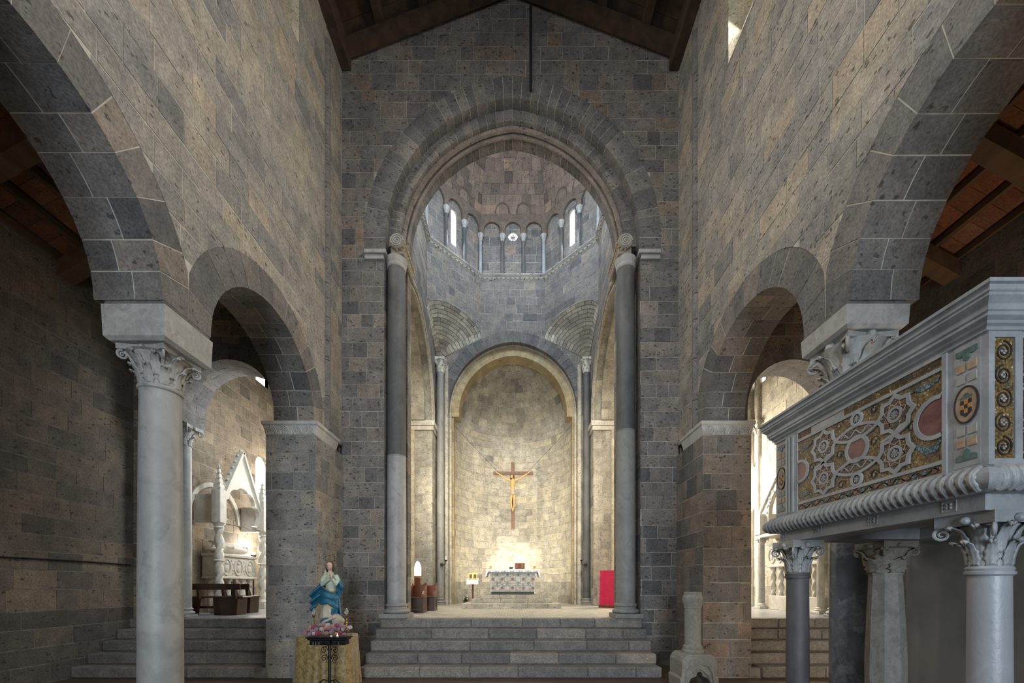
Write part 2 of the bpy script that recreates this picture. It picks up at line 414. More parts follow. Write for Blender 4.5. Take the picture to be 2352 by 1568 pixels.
    def ball(s, c, r, seg=12, rings=8, rot=None):
        rx, ry, rz = r if isinstance(r, (list, tuple)) else (r, r, r)
        v = []; f = []
        for i in range(rings + 1):
            ph = -math.pi / 2 + math.pi * i / rings
            for j in range(seg):
                a = TAU * j / seg
                p = Vector((rx * math.cos(ph) * math.cos(a), ry * math.cos(ph) * math.sin(a), rz * math.sin(ph)))
                if rot is not None: p = rot @ p
                v.append((c[0] + p.x, c[1] + p.y, c[2] + p.z))
        for i in range(rings):
            for j in range(seg):
                k = (j + 1) % seg
                f.append((i * seg + j, i * seg + k, (i + 1) * seg + k, (i + 1) * seg + j))
        return s.add(v, f)
    def prism(s, poly, d0, d1, fr):
        """poly in (u,v) extruded between depths d0 and d1 of frame fr"""
        n = len(poly)
        v = [fr(p[0], p[1], d0) for p in poly] + [fr(p[0], p[1], d1) for p in poly]
        f = [tuple(range(n)), tuple(range(2 * n - 1, n - 1, -1))]
        for i in range(n):
            j = (i + 1) % n
            f.append((i, i + n, j + n, j))
        return s.add(v, f)
    def band(s, pts, w, d0, d1, fr, closed=True):
        """a flat strip of width w along a polyline in (u,v), mitred, extruded"""
        m = len(pts); L, R = [], []
        P = [Vector((p[0], p[1])) for p in pts]
        for i in range(m):
            a = P[i - 1] if (closed or i > 0) else P[i]
            b = P[(i + 1) % m] if (closed or i < m - 1) else P[i]
            t1 = (P[i] - a); t2 = (b - P[i])
            if t1.length < 1e-9: t1 = t2
            if t2.length < 1e-9: t2 = t1
            t1 = t1.normalized(); t2 = t2.normalized()
            n1 = Vector((-t1.y, t1.x)); n2 = Vector((-t2.y, t2.x))
            n = n1 + n2
            n = n.normalized() if n.length > 1e-6 else n1
            k = w / 2 / max(0.35, n.dot(n1))
            L.append(P[i] + n * k); R.append(P[i] - n * k)
        v = [fr(p.x, p.y, d) for d in (d0, d1) for p in L + R]
        f = []; q = 2 * m
        for i in range(m if closed else m - 1):
            j = (i + 1) % m
            f += [(i, m + i, m + j, j), (i, j, q + j, q + i), (m + i, q + m + i, q + m + j, m + j)]
        return s.add(v, f)
    def xform(s, mat):
        s.v = [tuple(mat @ Vector(p)) for p in s.v]; return s
    def mk(s, name, mat, parent=None, smooth=False, tint=None, center=True):
        return mesh_obj(name, s.v, s.f, mat, parent, tint, smooth, center)
def auto_smooth(o, ang=35):
    me = o.data
    me.polygons.foreach_set('use_smooth', [True] * len(me.polygons))
    bm = bmesh.new(); bm.from_mesh(me); lim = math.radians(ang)
    for e in bm.edges:
        if len(e.link_faces) != 2 or e.calc_face_angle(0) > lim: e.smooth = False
    bm.to_mesh(me); bm.free()
    return o
def weld(o, voxel, smooth_iter=6):
    """fuse the overlapping volumes of a mesh into one continuous skin"""
    m = o.modifiers.new('fuse', 'REMESH'); m.mode = 'VOXEL'; m.voxel_size = voxel; m.use_smooth_shade = True
    if smooth_iter:
        k = o.modifiers.new('soften', 'SMOOTH'); k.iterations = smooth_iter; k.factor = 0.5
    return o
def inst(o, parent, loc, rz=0.0, scale=None):
    c = o.copy(); COL.objects.link(c); c.parent = parent
    c.location = loc; c.rotation_euler = (0, 0, rz)
    if scale: c.scale = scale
    return c
def frame(O, U):
    O = Vector(O); U = Vector(U).normalized(); V = Vector((0, 0, 1)); N = U.cross(V)
    return lambda u, v, d=0.0: tuple(O + U * u + V * v - N * d)

# ---------------------------------------------------------------- 2-D convex clipping
def clip(poly, a, b, c):
    out = []; n = len(poly)
    for i in range(n):
        p, q = poly[i], poly[(i + 1) % n]
        dp = a * p[0] + b * p[1] + c; dq = a * q[0] + b * q[1] + c
        if dp >= 0: out.append(p)
        if (dp > 0 > dq) or (dp < 0 < dq):
            t = dp / (dp - dq); out.append((p[0] + (q[0] - p[0]) * t, p[1] + (q[1] - p[1]) * t))
    return out
def area(poly):
    return 0.5 * sum(poly[i - 1][0] * poly[i][1] - poly[i][0] * poly[i - 1][1] for i in range(len(poly)))
def bbox(poly):
    xs = [p[0] for p in poly]; ys = [p[1] for p in poly]
    return min(xs), max(xs), min(ys), max(ys)
def subtract(polys, hole):
    hb = bbox(hole); out = []
    for P in polys:
        pb = bbox(P)
        if pb[1] <= hb[0] or pb[0] >= hb[1] or pb[3] <= hb[2] or pb[2] >= hb[3]:
            out.append(P); continue
        rem = P
        for i in range(len(hole)):
            p, q = hole[i], hole[(i + 1) % len(hole)]
            ex, ey = q[0] - p[0], q[1] - p[1]
            # inside of a counter-clockwise hole: left of the edge
            a, b = -ey, ex; c = -(a * p[0] + b * p[1])
            o = clip(rem, -a, -b, -c)
            if len(o) > 2 and abs(area(o)) > 2e-5: out.append(o)
            rem = clip(rem, a, b, c)
            if len(rem) < 3: break
    return out
def rect(u0, u1, v0, v1): return [(u0, v0), (u1, v0), (u1, v1), (u0, v1)]
def arch_poly(cu, a, e, zs, z0, n=14, smax=None):
    """counter-clockwise outline of an (optionally pointed) arched opening"""
    R = a + e; tm = math.acos(e / R) if e > 0 else math.pi / 2
    pts = [(a, z0)]
    arc = [(-e + R * math.cos(tm * i / n), zs + R * math.sin(tm * i / n)) for i in range(n + 1)]
    pts += arc
    pts += [(-s, z) for s, z in reversed(arc[:-1])] + [(-a, z0)]
    if smax:
        pts = [(max(-smax, min(smax, s)), z) for s, z in pts]
        q = []
        for p in pts:
            if not q or abs(p[0] - q[-1][0]) + abs(p[1] - q[-1][1]) > 1e-6: q.append(p)
        pts = q
    return [(cu + s, z) for s, z in pts]

# ---------------------------------------------------------------- masonry: a wall of single stones
class Masonry:
    def __init__(s, wall, mat, piece='stone_block', limit=300):
        s.wall, s.mat, s.piece, s.limit, s.items = wall, mat, piece, limit, []
    def add(s, vs, fs, tint): s.items.append((vs, fs, tint))
    def plate(s, polys, fr, d0, d1, tint):
        vs, fs = [], []
        for P in polys:
            n = len(P); k = len(vs)
            vs += [fr(p[0], p[1], d0) for p in P] + [fr(p[0], p[1], d1) for p in P]
            fs.append(tuple(range(k, k + n)))
            for i in range(n):
                j = (i + 1) % n; fs.append((k + i, k + n + i, k + n + j, k + j))
        if vs: s.add(vs, fs, tint)
    def courses(s, fr, u0, u1, v0, v1, h=0.31, w=(0.28, 0.6), holes=(), gap=0.016, outline=None, depth=0.03, tint=None, seed=0, keep=None):
        r = random.Random(seed * 977 + 5)
        v = v0
        n = max(1, round((v1 - v0) / h)); hh = (v1 - v0) / n
        cuts = [v0] + [v0 + hh * (i + r.uniform(-0.1, 0.1)) for i in range(1, n)] + [v1]
        for k in range(n):
            a, b = cuts[k], cuts[k + 1]
            u = u0 - r.uniform(0, w[0])
            while u < u1:
                x = u + r.uniform(*w)
                l, rr = max(u, u0), min(x, u1)
                u = x
                if u1 - u < w[0] * 0.45: rr = u1; u = u1
                if rr - l < 0.05: continue
                g = gap * r.uniform(0.35, 1.0) / 2; j = 0.006
                P = [(l + g, a + g + r.uniform(0, j)), (rr - g, a + g + r.uniform(0, j)), (rr - g, b - g - r.uniform(0, j)), (l + g, b - g - r.uniform(0, j))]
                polys = [P]; A0 = area(P)
                if outline:
                    for q in outline:
                        polys = [c for c in (clip(p, *q) for p in polys) if len(c) > 2]
                for H in holes: polys = subtract(polys, H)
                if not polys or sum(abs(area(p)) for p in polys) < 0.05 * A0: continue
                t = r.random() if tint is None else tint(r, (l + rr) / 2, (a + b) / 2)
                s.plate(polys, fr, -r.uniform(0.0, 0.006), depth, max(0.0, min(1.0, t)))
    def ring(s, fr, cu, a0, a1, e, zs, z0, d0, d1, n, splits=1, tint=None, smax=None, gap=0.01, seed=0, sub=2, jamb_h=0.34):
        """voussoirs of one arch order; fr(u,v,d) with depth d0..d1 into the wall"""
        r = random.Random(seed * 31 + 3)
        R0, R1 = a0 + e, a1 + e
        t0m = math.acos(e / R0) if e > 0 else math.pi / 2
        t1m = math.acos(e / R1) if e > 0 else math.pi / 2
        half = n // 2 if e > 0 else None
        def P(side, t, inner):
            R, tm = (R0, t0m) if inner else (R1, t1m)
            su = -e + R * math.cos(tm * t); z = zs + R * math.sin(tm * t)
            if smax: su = min(su, smax)
            return cu + side * su, z
        segs = []
        m = max(2, round(n / 2))
        for side in (1, -1):
            cut = [0.0] + [(i + r.uniform(-0.12, 0.12)) / m for i in range(1, m)] + [1.0]
            for i in range(m): segs.append((side, cut[i], cut[i + 1]))
        for q, (side, ta, tb) in enumerate(segs):
            L = (tb - ta) * t0m * R0; gt = gap * r.uniform(0.25, 1.0) / max(L, 0.05) * (tb - ta) * 0.5
            ts = [ta + gt + (tb - ta - 2 * gt) * i / sub for i in range(sub + 1)]
            sp = [d0]
            for i in range(1, splits):
                sp.append(d0 + (d1 - d0) * (i + (0.18 if q % 2 else -0.18)) / splits)
            sp.append(d1)
            for k in range(splits):
                da, db = sp[k] + (gap / 2 if k else 0), sp[k + 1] - (gap / 2 if k < splits - 1 else 0)
                pr = r.uniform(-0.004, 0.004)
                vs, fs = [], []
                for d in (da, db):
                    for inner in (True, False):
                        for t in ts:
                            u, v = P(side, t, inner)
                            vs.append(fr(u, v, d + (pr if d == d0 else 0)))
                S = sub + 1
                for i in range(sub):
                    A = [i, i + 1, S + i + 1, S + i]
                    B = [2 * S + x for x in A]
                    f1 = tuple(A); f2 = tuple(reversed(B))
                    fi = (i, 2 * S + i, 2 * S + i + 1, i + 1)
                    fo = (S + i, S + i + 1, 3 * S + i + 1, 3 * S + i)
                    fs += [f1, f2, fi, fo]
                fs += [(0, S, 3 * S, 2 * S), (sub, 2 * S + sub, 3 * S + sub, S + sub)]
                if side == 1: fs = [tuple(reversed(f)) for f in fs]
                s.add(vs, fs, r.random() if tint is None else max(0, min(1, tint(r))))
        if zs - z0 > 0.02:
            k = max(1, round((zs - z0) / jamb_h)); hh = (zs - z0) / k
            for side in (1, -1):
                for i in range(k):
                    ia = cu + side * a0; oa = cu + side * (min(a1, smax) if smax else a1)
                    l, rr = min(ia, oa), max(ia, oa)
                    za, zb = z0 + hh * i + gap / 2, z0 + hh * (i + 1) - gap / 2
                    vs = [fr(u, v, d) for d in (d0, d1) for u, v in rect(l, rr, za, zb)]
                    fs = [(0, 1, 2, 3), (7, 6, 5, 4), (0, 4, 5, 1), (1, 5, 6, 2), (2, 6, 7, 3), (3, 7, 4, 0)]
                    s.add(vs, fs, r.random() if tint is None else max(0, min(1, tint(r))))
    def ring_core(s, fr, cu, a0, a1, e, zs, z0, d0, d1, mat, smax=None, n=20, name='arch_core'):
        """mortar bed just behind the voussoirs"""
        g = G(); q = 0.004
        A = arch_poly(cu, a0 + q, e, zs, z0, n); B = arch_poly(cu, a1, e, zs, z0, n)
        if smax:
            B = [(cu + max(-smax, min(smax, u - cu)), v) for u, v in B]
        m = len(A)
        v = [fr(*p, d) for d in (d0 + q, d1 - q) for p in A + B]
        f = []
        for i in range(m - 1):
            f += [(m + i, m + i + 1, i + 1, i), (i, i + 1, 2 * m + i + 1, 2 * m + i), (2 * m + i, 2 * m + i + 1, 3 * m + i + 1, 3 * m + i)]
        g.add(v, f)
        return g.mk(name, mat, s.wall)
    def flush(s, min_px=9.0):
        def size(it):
            ps = [proj(p) for p in it[0]]
            if min(p[1] for p in it[0]) < 0.3: return -1, 0
            xs = [p[0] for p in ps]; ys = [p[1] for p in ps]
            w = min(max(xs), 2352) - max(min(xs), 0); h = min(max(ys), 1568) - max(min(ys), 0)
            if w <= 0 or h <= 0: return -1, 0
            return w * h, min(w, h)
        sized = sorted(((size(it), i) for i, it in enumerate(s.items)), reverse=True)
        rest = []
        n = 0
        for (ar, mn), i in sized:
            vs, fs, t = s.items[i]
            if n < s.limit and ar > 0 and mn >= min_px:
                mesh_obj(s.piece, vs, fs, s.mat, s.wall, t); n += 1
            else: rest.append(s.items[i])
        if rest:
            V, Fc, T = [], [], []
            for vs, fs, t in rest:
                k = len(V); V += vs; Fc += [tuple(i + k for i in f) for f in fs]; T += [t] * len(fs)
            o = mesh_obj('small_masonry', V, Fc, s.mat, s.wall, T, center=False)
            o['kind'] = 'stuff'
        return n
def wall_core(name, label, fr, polys_area, holes, d0, d1, mat, outline=None):
    """mortar core of a wall: rectangles minus openings, with thickness"""
    polys = [polys_area]
    if outline:
        for q in outline: polys = [c for c in (clip(p, *q) for p in polys) if len(c) > 2]
    for H in holes: polys = subtract(polys, H)
    g = G()
    for P in polys: g.prism(P, d0, d1, fr)
    o = mesh_obj(name, g.v, g.f, mat, None, center=False)
    return tag(o, label, 'wall', kind='structure')

# ---------------------------------------------------------------- the shell of the church
XL, XR = -3.80, 3.64            # faces of the nave walls
TH = 0.75                       # nave wall thickness
ALX, ARX = -8.40, 8.20          # aisle outer walls
Y0, YE = -2.2, 8.80             # open west end, west face of the crossing wall
HF = 1.035                      # raised floor of crossing and transepts
AX = -0.03                      # axis of the crossing
SPR = 4.85                      # springing of the nave arcade
COLY = (4.65, 1.38, -1.89)
ARC_C = (6.285, 3.015, -0.255); ARC_A = 1.295; ARC_T = 0.42; ARC_S = 1.63
dark_t = lambda r: r.uniform(0.0, 0.42) if r.random() < 0.9 else r.uniform(0.6, 0.8)

def struct(o, label, cat): return tag(o, label, cat, kind='structure')

# nave walls with the arcade
WIN = {-1: (6.45, 7.05), 1: (6.05, 6.75)}
for sx, xf, nm in ((-1, XL, 'left'), (1, XR, 'right')):
    U = (0, 1, 0) if sx < 0 else (0, -1, 0)
    fr = frame((xf, 0, 0), U)
    k = 1 if sx < 0 else -1
    ext = [arch_poly(k * c, ARC_A + ARC_T, 0, SPR, SPR - 0.6, 14, ARC_S) for c in ARC_C]
    ra, rb = sorted((k * Y0, k * YE))
    wins = []
    for (wa, wb) in ((WIN[sx]), (2.3, 3.0), (-1.7, -1.0)):
        wins.append(arch_poly(k * (wa + wb) / 2, (wb - wa) / 2, 0, 12.1, 10.6 if sx > 0 else 11.3, 8))
    w = wall_core('wall_nave_' + nm, 'tall nave wall of grey tuff blocks above the %s arcade' % nm, fr, rect(ra, rb, SPR, 13.9), ext + wins, 0.002, TH, M['mortar_pale'])
    ms = Masonry(w, M['stone_nave'])
    ms.courses(fr, ra, rb, SPR, 13.9, 0.33, (0.32, 0.7), ext + wins, seed=3 + sx, tint=lambda r, u, v: r.gauss(0.5, 0.27))
    print('nave', nm, len(ms.items), ms.flush())
    mr = Masonry(w, M['stone'], 'voussoir')
    for i, c in enumerate(ARC_C):
        mr.ring(fr, k * c, ARC_A, ARC_A + ARC_T, 0, SPR, SPR, 0.0, TH, 14, 2, dark_t, ARC_S, gap=0.016, seed=i + 10 * sx)
        mr.ring_core(fr, k * c, ARC_A, ARC_A + ARC_T, 0, SPR, SPR, 0.0, TH, M['mortar_pale'], ARC_S)
    mr.flush()
    # window splays and panes of the clerestory
    for n, P in enumerate(wins):
        g = G(); m = len(P); cu = sum(p[0] for p in P) / m; cz = 11.3
        inner = [(cu + (p[0] - cu) * 0.55, cz + 0.95 + (p[1] - cz) * 0.5) for p in P]
        v = [fr(*p, 0.0) for p in P] + [fr(*p, 0.5) for p in inner]
        g.add(v, [(i, (i + 1) % m, m + (i + 1) % m, m + i) for i in range(m)])
        g.mk('window_splay', M['stone_pale'], w, tint=0.9)
        p = G().prism(inner, 0.5, 0.52, fr).mk('window_pane', M['pane'], w)
    # thin wall shaft near the crossing
    ys = 8.08 if sx < 0 else 7.95
    g = G()
    z = SPR + 0.05
    while z < 12.7:
        h = min(rnd.uniform(0.5, 0.9), 12.8 - z)
        g.lathe([(0.075, z + 0.006), (0.075, z + h - 0.006)], 12, (xf, ys)); z += h
    auto_smooth(g.mk('wall_shaft', M['stone'], w, tint=0.35))

# piers closing the arcade at the crossing
PIER = {-1: (-4.72, -3.77), 1: (3.60, 4.52)}
PY = 7.58; IMP0, IMP1 = 4.62, 4.87
for sx, nm in ((-1, 'left'), (1, 'right')):
    x0, x1 = PIER[sx]
    g = G().box(x0 + 0.002, x1 - 0.002, PY + 0.002, YE, 0, IMP0)
    w = struct(mesh_obj('wall_pier_' + nm, g.v, g.f, M['mortar'], None, center=False), 'square pier of tuff blocks under the %s end of the nave arcade' % nm, 'pier')
    ms = Masonry(w, M['stone_nave'] if sx < 0 else M['stone'])
    ms.courses(frame((0, PY, 0), (1, 0, 0)), x0, x1, 0, IMP0, 0.36, (0.28, 0.55), seed=21 + sx, tint=lambda r, u, v: r.gauss(0.4, 0.25) + (0.35 if (sx > 0 and v < 1.6) else 0))  # right pier's lower stones browner: warm bounced light put into the tint
    if sx < 0:
        ms.courses(frame((x1, 0, 0), (0, 1, 0)), PY, YE, 0, IMP0, 0.36, (0.3, 0.6), seed=31)
        ms.courses(frame((x0, 0, 0), (0, -1, 0)), -YE, -PY, 0, IMP0, 0.36, (0.3, 0.6), seed=32)
    else:
        ms.courses(frame((x0, 0, 0), (0, -1, 0)), -YE, -PY, 0, IMP0, 0.36, (0.3, 0.6), seed=33)
        ms.courses(frame((x1, 0, 0), (0, 1, 0)), PY, YE, 0, IMP0, 0.36, (0.3, 0.6), seed=34)
    ms.flush()
    # carved impost with palmettes
    g = G()
    xa, xb = x0 - 0.0, x1 + 0.0
    v = []
    for z, o in ((IMP0, 0.0), (IMP0 + 0.17, 0.035), (IMP0 + 0.19, 0.055), (IMP1, 0.06)):
        v += [(xa - o, PY - o, z), (xb + o, PY - o, z), (xb + o, YE - 0.35 + o, z), (xa - o, YE - 0.35 + o, z)]
    f = [(3, 2, 1, 0), (12, 13, 14, 15)]
    for q in range(3):
        for i in range(4):
            j = (i + 1) % 4; f.append((q * 4 + i, q * 4 + j, q * 4 + 4 + j, q * 4 + 4 + i))
    im = g.add(v, f).mk('impost', M['impost_stone'], w)
    wd = (xb - xa) / 4
    for i in range(4):
        pg = G(); cx = xa + wd * (i + 0.5)
        for rr in (0.105, 0.078, 0.05, 0.024):
            pg.tube([(cx + rr * math.cos(a) * 0.95, PY - 0.002 - 0.035 * (0.3 + math.sin(a) * rr / 0.105 * 0.7), IMP0 + 0.012 + rr * 1.45 * math.sin(a)) for a in [math.pi * t / 8 for t in range(9)]], 0.012, 5)
        pg.tube([(cx, PY - 0.012, IMP0 + 0.02), (cx, PY - 0.045, IMP0 + 0.165)], 0.011, 5)
        pg.mk('palmette', M['impost_stone'], im).location -= im.location

# wall between nave and crossing with the stepped pointed arch
fe = frame((AX, YE, 0), (1, 0, 0))
E_A, E_ZS = 0.30, 9.45
H1 = arch_poly(0, 3.28, E_A, E_ZS, 9.10, 18); H2 = rect(-2.83, 2.83, -0.1, 9.13)
ue0, ue1 = XL - AX, XR - AX
gab = [(-0.39, -1, 13.35 + 0.39 * 3.75), (0.39, -1, 13.35 + 0.39 * 3.75)]
w = wall_core('wall_crossing_arch', 'tuff block wall with the great pointed arch into the crossing', fe, rect(ue0, ue1, 0, 15.2), [H1, H2], 0.002, 0.80, M['mortar'], gab)
ms = Masonry(w, M['stone'])
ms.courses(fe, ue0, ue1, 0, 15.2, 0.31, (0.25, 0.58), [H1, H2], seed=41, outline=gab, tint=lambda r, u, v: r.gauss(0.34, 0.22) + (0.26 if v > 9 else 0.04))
# jambs: stepped reveals behind the columns
jc = G()
for s in (-1, 1):
    a, b = sorted((s * 2.83, s * 2.45))
    jc.box(AX + a, AX + b, 9.312, 9.6, HF, 9.5)
    ms.courses(frame((AX, 9.30, 0), (1, 0, 0)), a, b, HF, 9.45, 0.31, (0.2, 0.4), seed=50 + s)
ms.courses(frame((AX - 2.83, 0, 0), (0, 1, 0)), 8.81, 9.30, HF, 9.1, 0.31, (0.5, 0.6), seed=52)
ms.courses(frame((AX + 2.83, 0, 0), (0, -1, 0)), -9.30, -8.81, HF, 9.1, 0.31, (0.5, 0.6), seed=53)
ms.courses(frame((AX - 2.45, 0, 0), (0, 1, 0)), 9.30, 9.60, HF, 9.1, 0.31, (0.5, 0.6), seed=54)
ms.courses(frame((AX + 2.45, 0, 0), (0, -1, 0)), -9.60, -9.30, HF, 9.1, 0.31, (0.5, 0.6), seed=55)
jc.mk('jamb_core', M['mortar'], w)
print('crossing wall', len(ms.items), ms.flush())
mr = Masonry(w, M['stone'], 'voussoir')
tv = lambda r: r.uniform(0.02, 0.5)
mr.ring(fe, 0, 2.80, 3.28, E_A, E_ZS, 9.13, 0.0, 0.27, 46, 1, tv, gap=0.017, seed=60)
mr.ring(fe, 0, 2.55, 2.83, E_A, E_ZS, 9.44, 0.22, 0.46, 44, 1, tv, gap=0.017, seed=61)
mr.ring(fe, 0, 2.42, 2.58, E_A, E_ZS, 9.44, 0.42, 0.72, 40, 1, tv, gap=0.017, seed=62)
mr.flush()
for a0, a1, d0, d1, zq in ((2.80, 3.28, 0, 0.27, 9.13), (2.55, 2.83, 0.22, 0.46, 9.44), (2.42, 2.58, 0.42, 0.72, 9.44)):
    mr.ring_core(fe, 0, a0, a1, E_A, E_ZS, zq, d0, d1, M['mortar'])
def pointed_path(a, e, zs, z0, fr, d, n=16, cu=0):
    return [fr(u, v, d) for u, v in arch_poly(cu, a, e, zs, z0, n)]
for a, d, rr in ((2.54, 0.38, 0.07), (2.43, 0.44, 0.04)):
    auto_smooth(G().tube(pointed_path(a, E_A, E_ZS, 9.43, fe, d), rr, 8).mk('roll_moulding', M['stone'], w, tint=0.75))
# black cable down the gable
G().tube([(X(1219, YE), YE - 0.03, 14.5), (X(1219, YE), YE - 0.03, Z(212, YE))], 0.028, 8).mk('cable', M['black'], w)

# impost slabs beside the great arch
for s in (-1, 1):
    xa, xb = sorted((s * 2.83, s * 3.25))
    g = G().box(AX + xa - (0.0 if s < 0 else 0.06), AX + xb + (0.06 if s < 0 else 0), 8.70, 9.2, 9.03, 9.12, 0.008).box(AX + xa, AX + xb, 8.74, 9.2, 8.93, 9.03, 0.008)
    g.mk('impost', M['capital_stone'], w)

# crossing: octagon
CX, CY, AP = AX, 12.37, 2.93
HS = AP * math.tan(math.pi / 8)
def oct_frame(k, ap=AP):
    a = math.pi / 2 + k * math.pi / 4      # k=0 back, k=1 back-left, k=2 left ...
    dx, dy = math.cos(a), math.sin(a)
    return frame((CX + ap * dx, CY + ap * dy, 0), (dy, -dx, 0))
ZC = 13.45
# side walls with the transept arches
SA, SE, SZ, SCY = 2.42, 0.30, 7.80, 12.06
for sx, nm in ((-1, 'left'), (1, 'right')):
    xf = AX + sx * AP
    fr = frame((xf, 0, 0), (0, -sx, 0)); k = -sx
    H = arch_poly(k * SCY, SA + 0.40, SE, SZ, 7.7, 16); Hj = rect(k * SCY - SA, k * SCY + SA, HF - 0.1, 7.72)
    ra, rb = sorted((k * 9.6, k * 15.3))
    w = wall_core('wall_crossing_' + nm, 'side wall of the crossing over its %s transept arch' % nm, fr, rect(ra, rb, 0, ZC), [H, Hj], 0.002, 0.8, M['mortar'])
    ms = Masonry(w, M['stone'])
    ms.courses(fr, ra, rb, HF, ZC, 0.31, (0.28, 0.58), [H, Hj, rect(*sorted((k * (SCY + SA), k * 15.3)), HF - .1, 7.4)], seed=70 + sx, tint=lambda r, u, v: r.gauss(0.42, 0.2))
    # jambs facing the nave and facing west
    jy = SCY + SA
    mj = Masonry(w, M['stone_pale'])
    mj.courses(frame((0, jy, 0), (1, 0, 0)), min(xf, xf + sx * 0.8), max(xf, xf + sx * 0.8), HF, 7.45, 0.33, (0.3, 0.6), seed=74 + sx, tint=lambda r, u, v: r.uniform(0.1, 0.6))
    mj.courses(fr, *sorted((k * (jy + 0.0), k * 15.3)), HF, 7.4, 0.33, (0.3, 0.6), seed=79 + sx, tint=lambda r, u, v: r.uniform(0.1, 0.6))
    mj.flush(); ms.flush()
    mr = Masonry(w, M['stone_pale'], 'voussoir')
    ts = lambda r: r.uniform(0.1, 0.75)
    mr.ring(fr, k * SCY, SA, SA + 0.40, SE, SZ, 7.72, 0.0, 0.30, 30, 1, ts, seed=76 + sx)
    mr.ring(fr, k * SCY, SA - 0.18, SA + 0.02, SE, SZ, 7.72, 0.25, 0.8, 28, 2, ts, seed=78 + sx)
    mr.flush()
    mr.ring_core(fr, k * SCY, SA, SA + 0.4, SE, SZ, 7.72, 0, 0.3, M['mortar'])
    mr.ring_core(fr, k * SCY, SA - 0.18, SA + 0.02, SE, SZ, 7.72, 0.25, 0.8, M['mortar'])
    for a, d in ((SA - 0.01, 0.0), (SA + 0.16, -0.02)):
        auto_smooth(G().tube(pointed_path(a, SE, SZ, 7.75, fr, d, cu=k * SCY), 0.045, 8).mk('roll_moulding', M['stone_pale'], w, tint=0.45))
    # pale carved impost on the far jamb
    g = G().box(xf - sx * 0.10, xf + sx * 0.8, jy - 0.12, 15.2, 7.55, 7.72, 0.01).box(xf - sx * 0.05, xf + sx * 0.8, jy - 0.06, 15.2, 7.40, 7.55, 0.01)
    for i in range(9):
        g.ball((xf + sx * (0.0 + i * 0.09), jy - 0.115, 7.63), 0.032, 8, 5)
    g.mk('impost', M['marble_cream'], w)
    g = G().box(xf + sx * 0.62, xf + sx * 0.82, jy - 0.16, jy, HF, 7.40, 0.01)
    g.mk('pilaster', M['stone_pale'], w, tint=0.9)

# back wall of the crossing with the apse arch
fb = frame((AX, 15.3, 0), (1, 0, 0))
PE, PZ = 0.15, 8.5
Hb = arch_poly(0, 2.88, PE, PZ, 8.3, 16); Hb2 = rect(-2.47, 2.47, -0.1, 8.32)
w = wall_core('wall_crossing_back', 'tuff wall above and beside the apse arch', fb, rect(-2.93, 2.93, 0, ZC), [Hb, Hb2], 0.002, 0.5, M['mortar'])
ms = Masonry(w, M['stone'])
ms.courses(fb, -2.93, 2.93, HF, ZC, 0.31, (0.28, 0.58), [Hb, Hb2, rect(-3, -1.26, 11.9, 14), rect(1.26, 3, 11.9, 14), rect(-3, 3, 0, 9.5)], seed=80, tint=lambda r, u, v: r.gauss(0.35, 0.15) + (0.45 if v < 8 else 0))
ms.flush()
mj = Masonry(w, M['stone_pale'])
mj.courses(fb, -2.93, 2.93, HF, 9.5, 0.31, (0.28, 0.58), [Hb, Hb2], seed=83, tint=lambda r, u, v: r.uniform(0.1, 0.6)); mj.flush()
mr = Masonry(w, M['stone'], 'voussoir')
mr.ring(fb, 0, 2.46, 2.88, PE, PZ, 8.3, -0.03, 0.27, 34, 1, lambda r: r.uniform(0.0, 0.35), seed=81)
mr.flush()
mr = Masonry(w, M['stone_gold'], 'voussoir')
mr.ring(fb, 0, 2.10, 2.48, 0.12, PZ, 8.34, 0.22, 0.80, 30, 1, lambda r: r.uniform(0.5, 1.0), seed=82)
for sgn in (-1, 1):
    zz_ = HF
    while zz_ < 8.3:
        z2_ = min(8.34, zz_ + rnd.uniform(.35, .6)); a_, b_ = sorted((sgn * 2.31, sgn * 2.48))
        mr.add([fb(u_, v_, d_) for d_ in (0.22, 0.5) for u_, v_ in rect(a_, b_, zz_ + .004, z2_ - .004)], [(0, 1, 2, 3), (7, 6, 5, 4), (0, 4, 5, 1), (1, 5, 6, 2), (2, 6, 7, 3), (3, 7, 4, 0)], rnd.uniform(.2, .8)); zz_ = z2_
mr.ring_core(fb, 0, 2.46, 2.88, PE, PZ, 8.3, 0, 0.27, M['mortar'])
mr.ring_core(fb, 0, 2.10, 2.48, 0.12, PZ, 8.34, 0.22, 0.80, M['mortar'])
mr.flush()
auto_smooth(G().tube(pointed_path(2.45, PE, PZ, HF, fb, 0.2), 0.05, 8).mk('roll_moulding', M['stone_pale'], w, tint=0.3))
for s in (-1, 1):   # slim shafts on the jambs
    g = G(); g.lathe([(0.085, HF), (0.085, 10.2)], 12, (AX + s * 2.56, 15.28)); g.lathe([(0.05, HF), (0.05, 8.4)], 10, (AX + s * 2.41, 15.36))
    auto_smooth(g.mk('jamb_shaft', M['stone_pale'], w, tint=0.5))

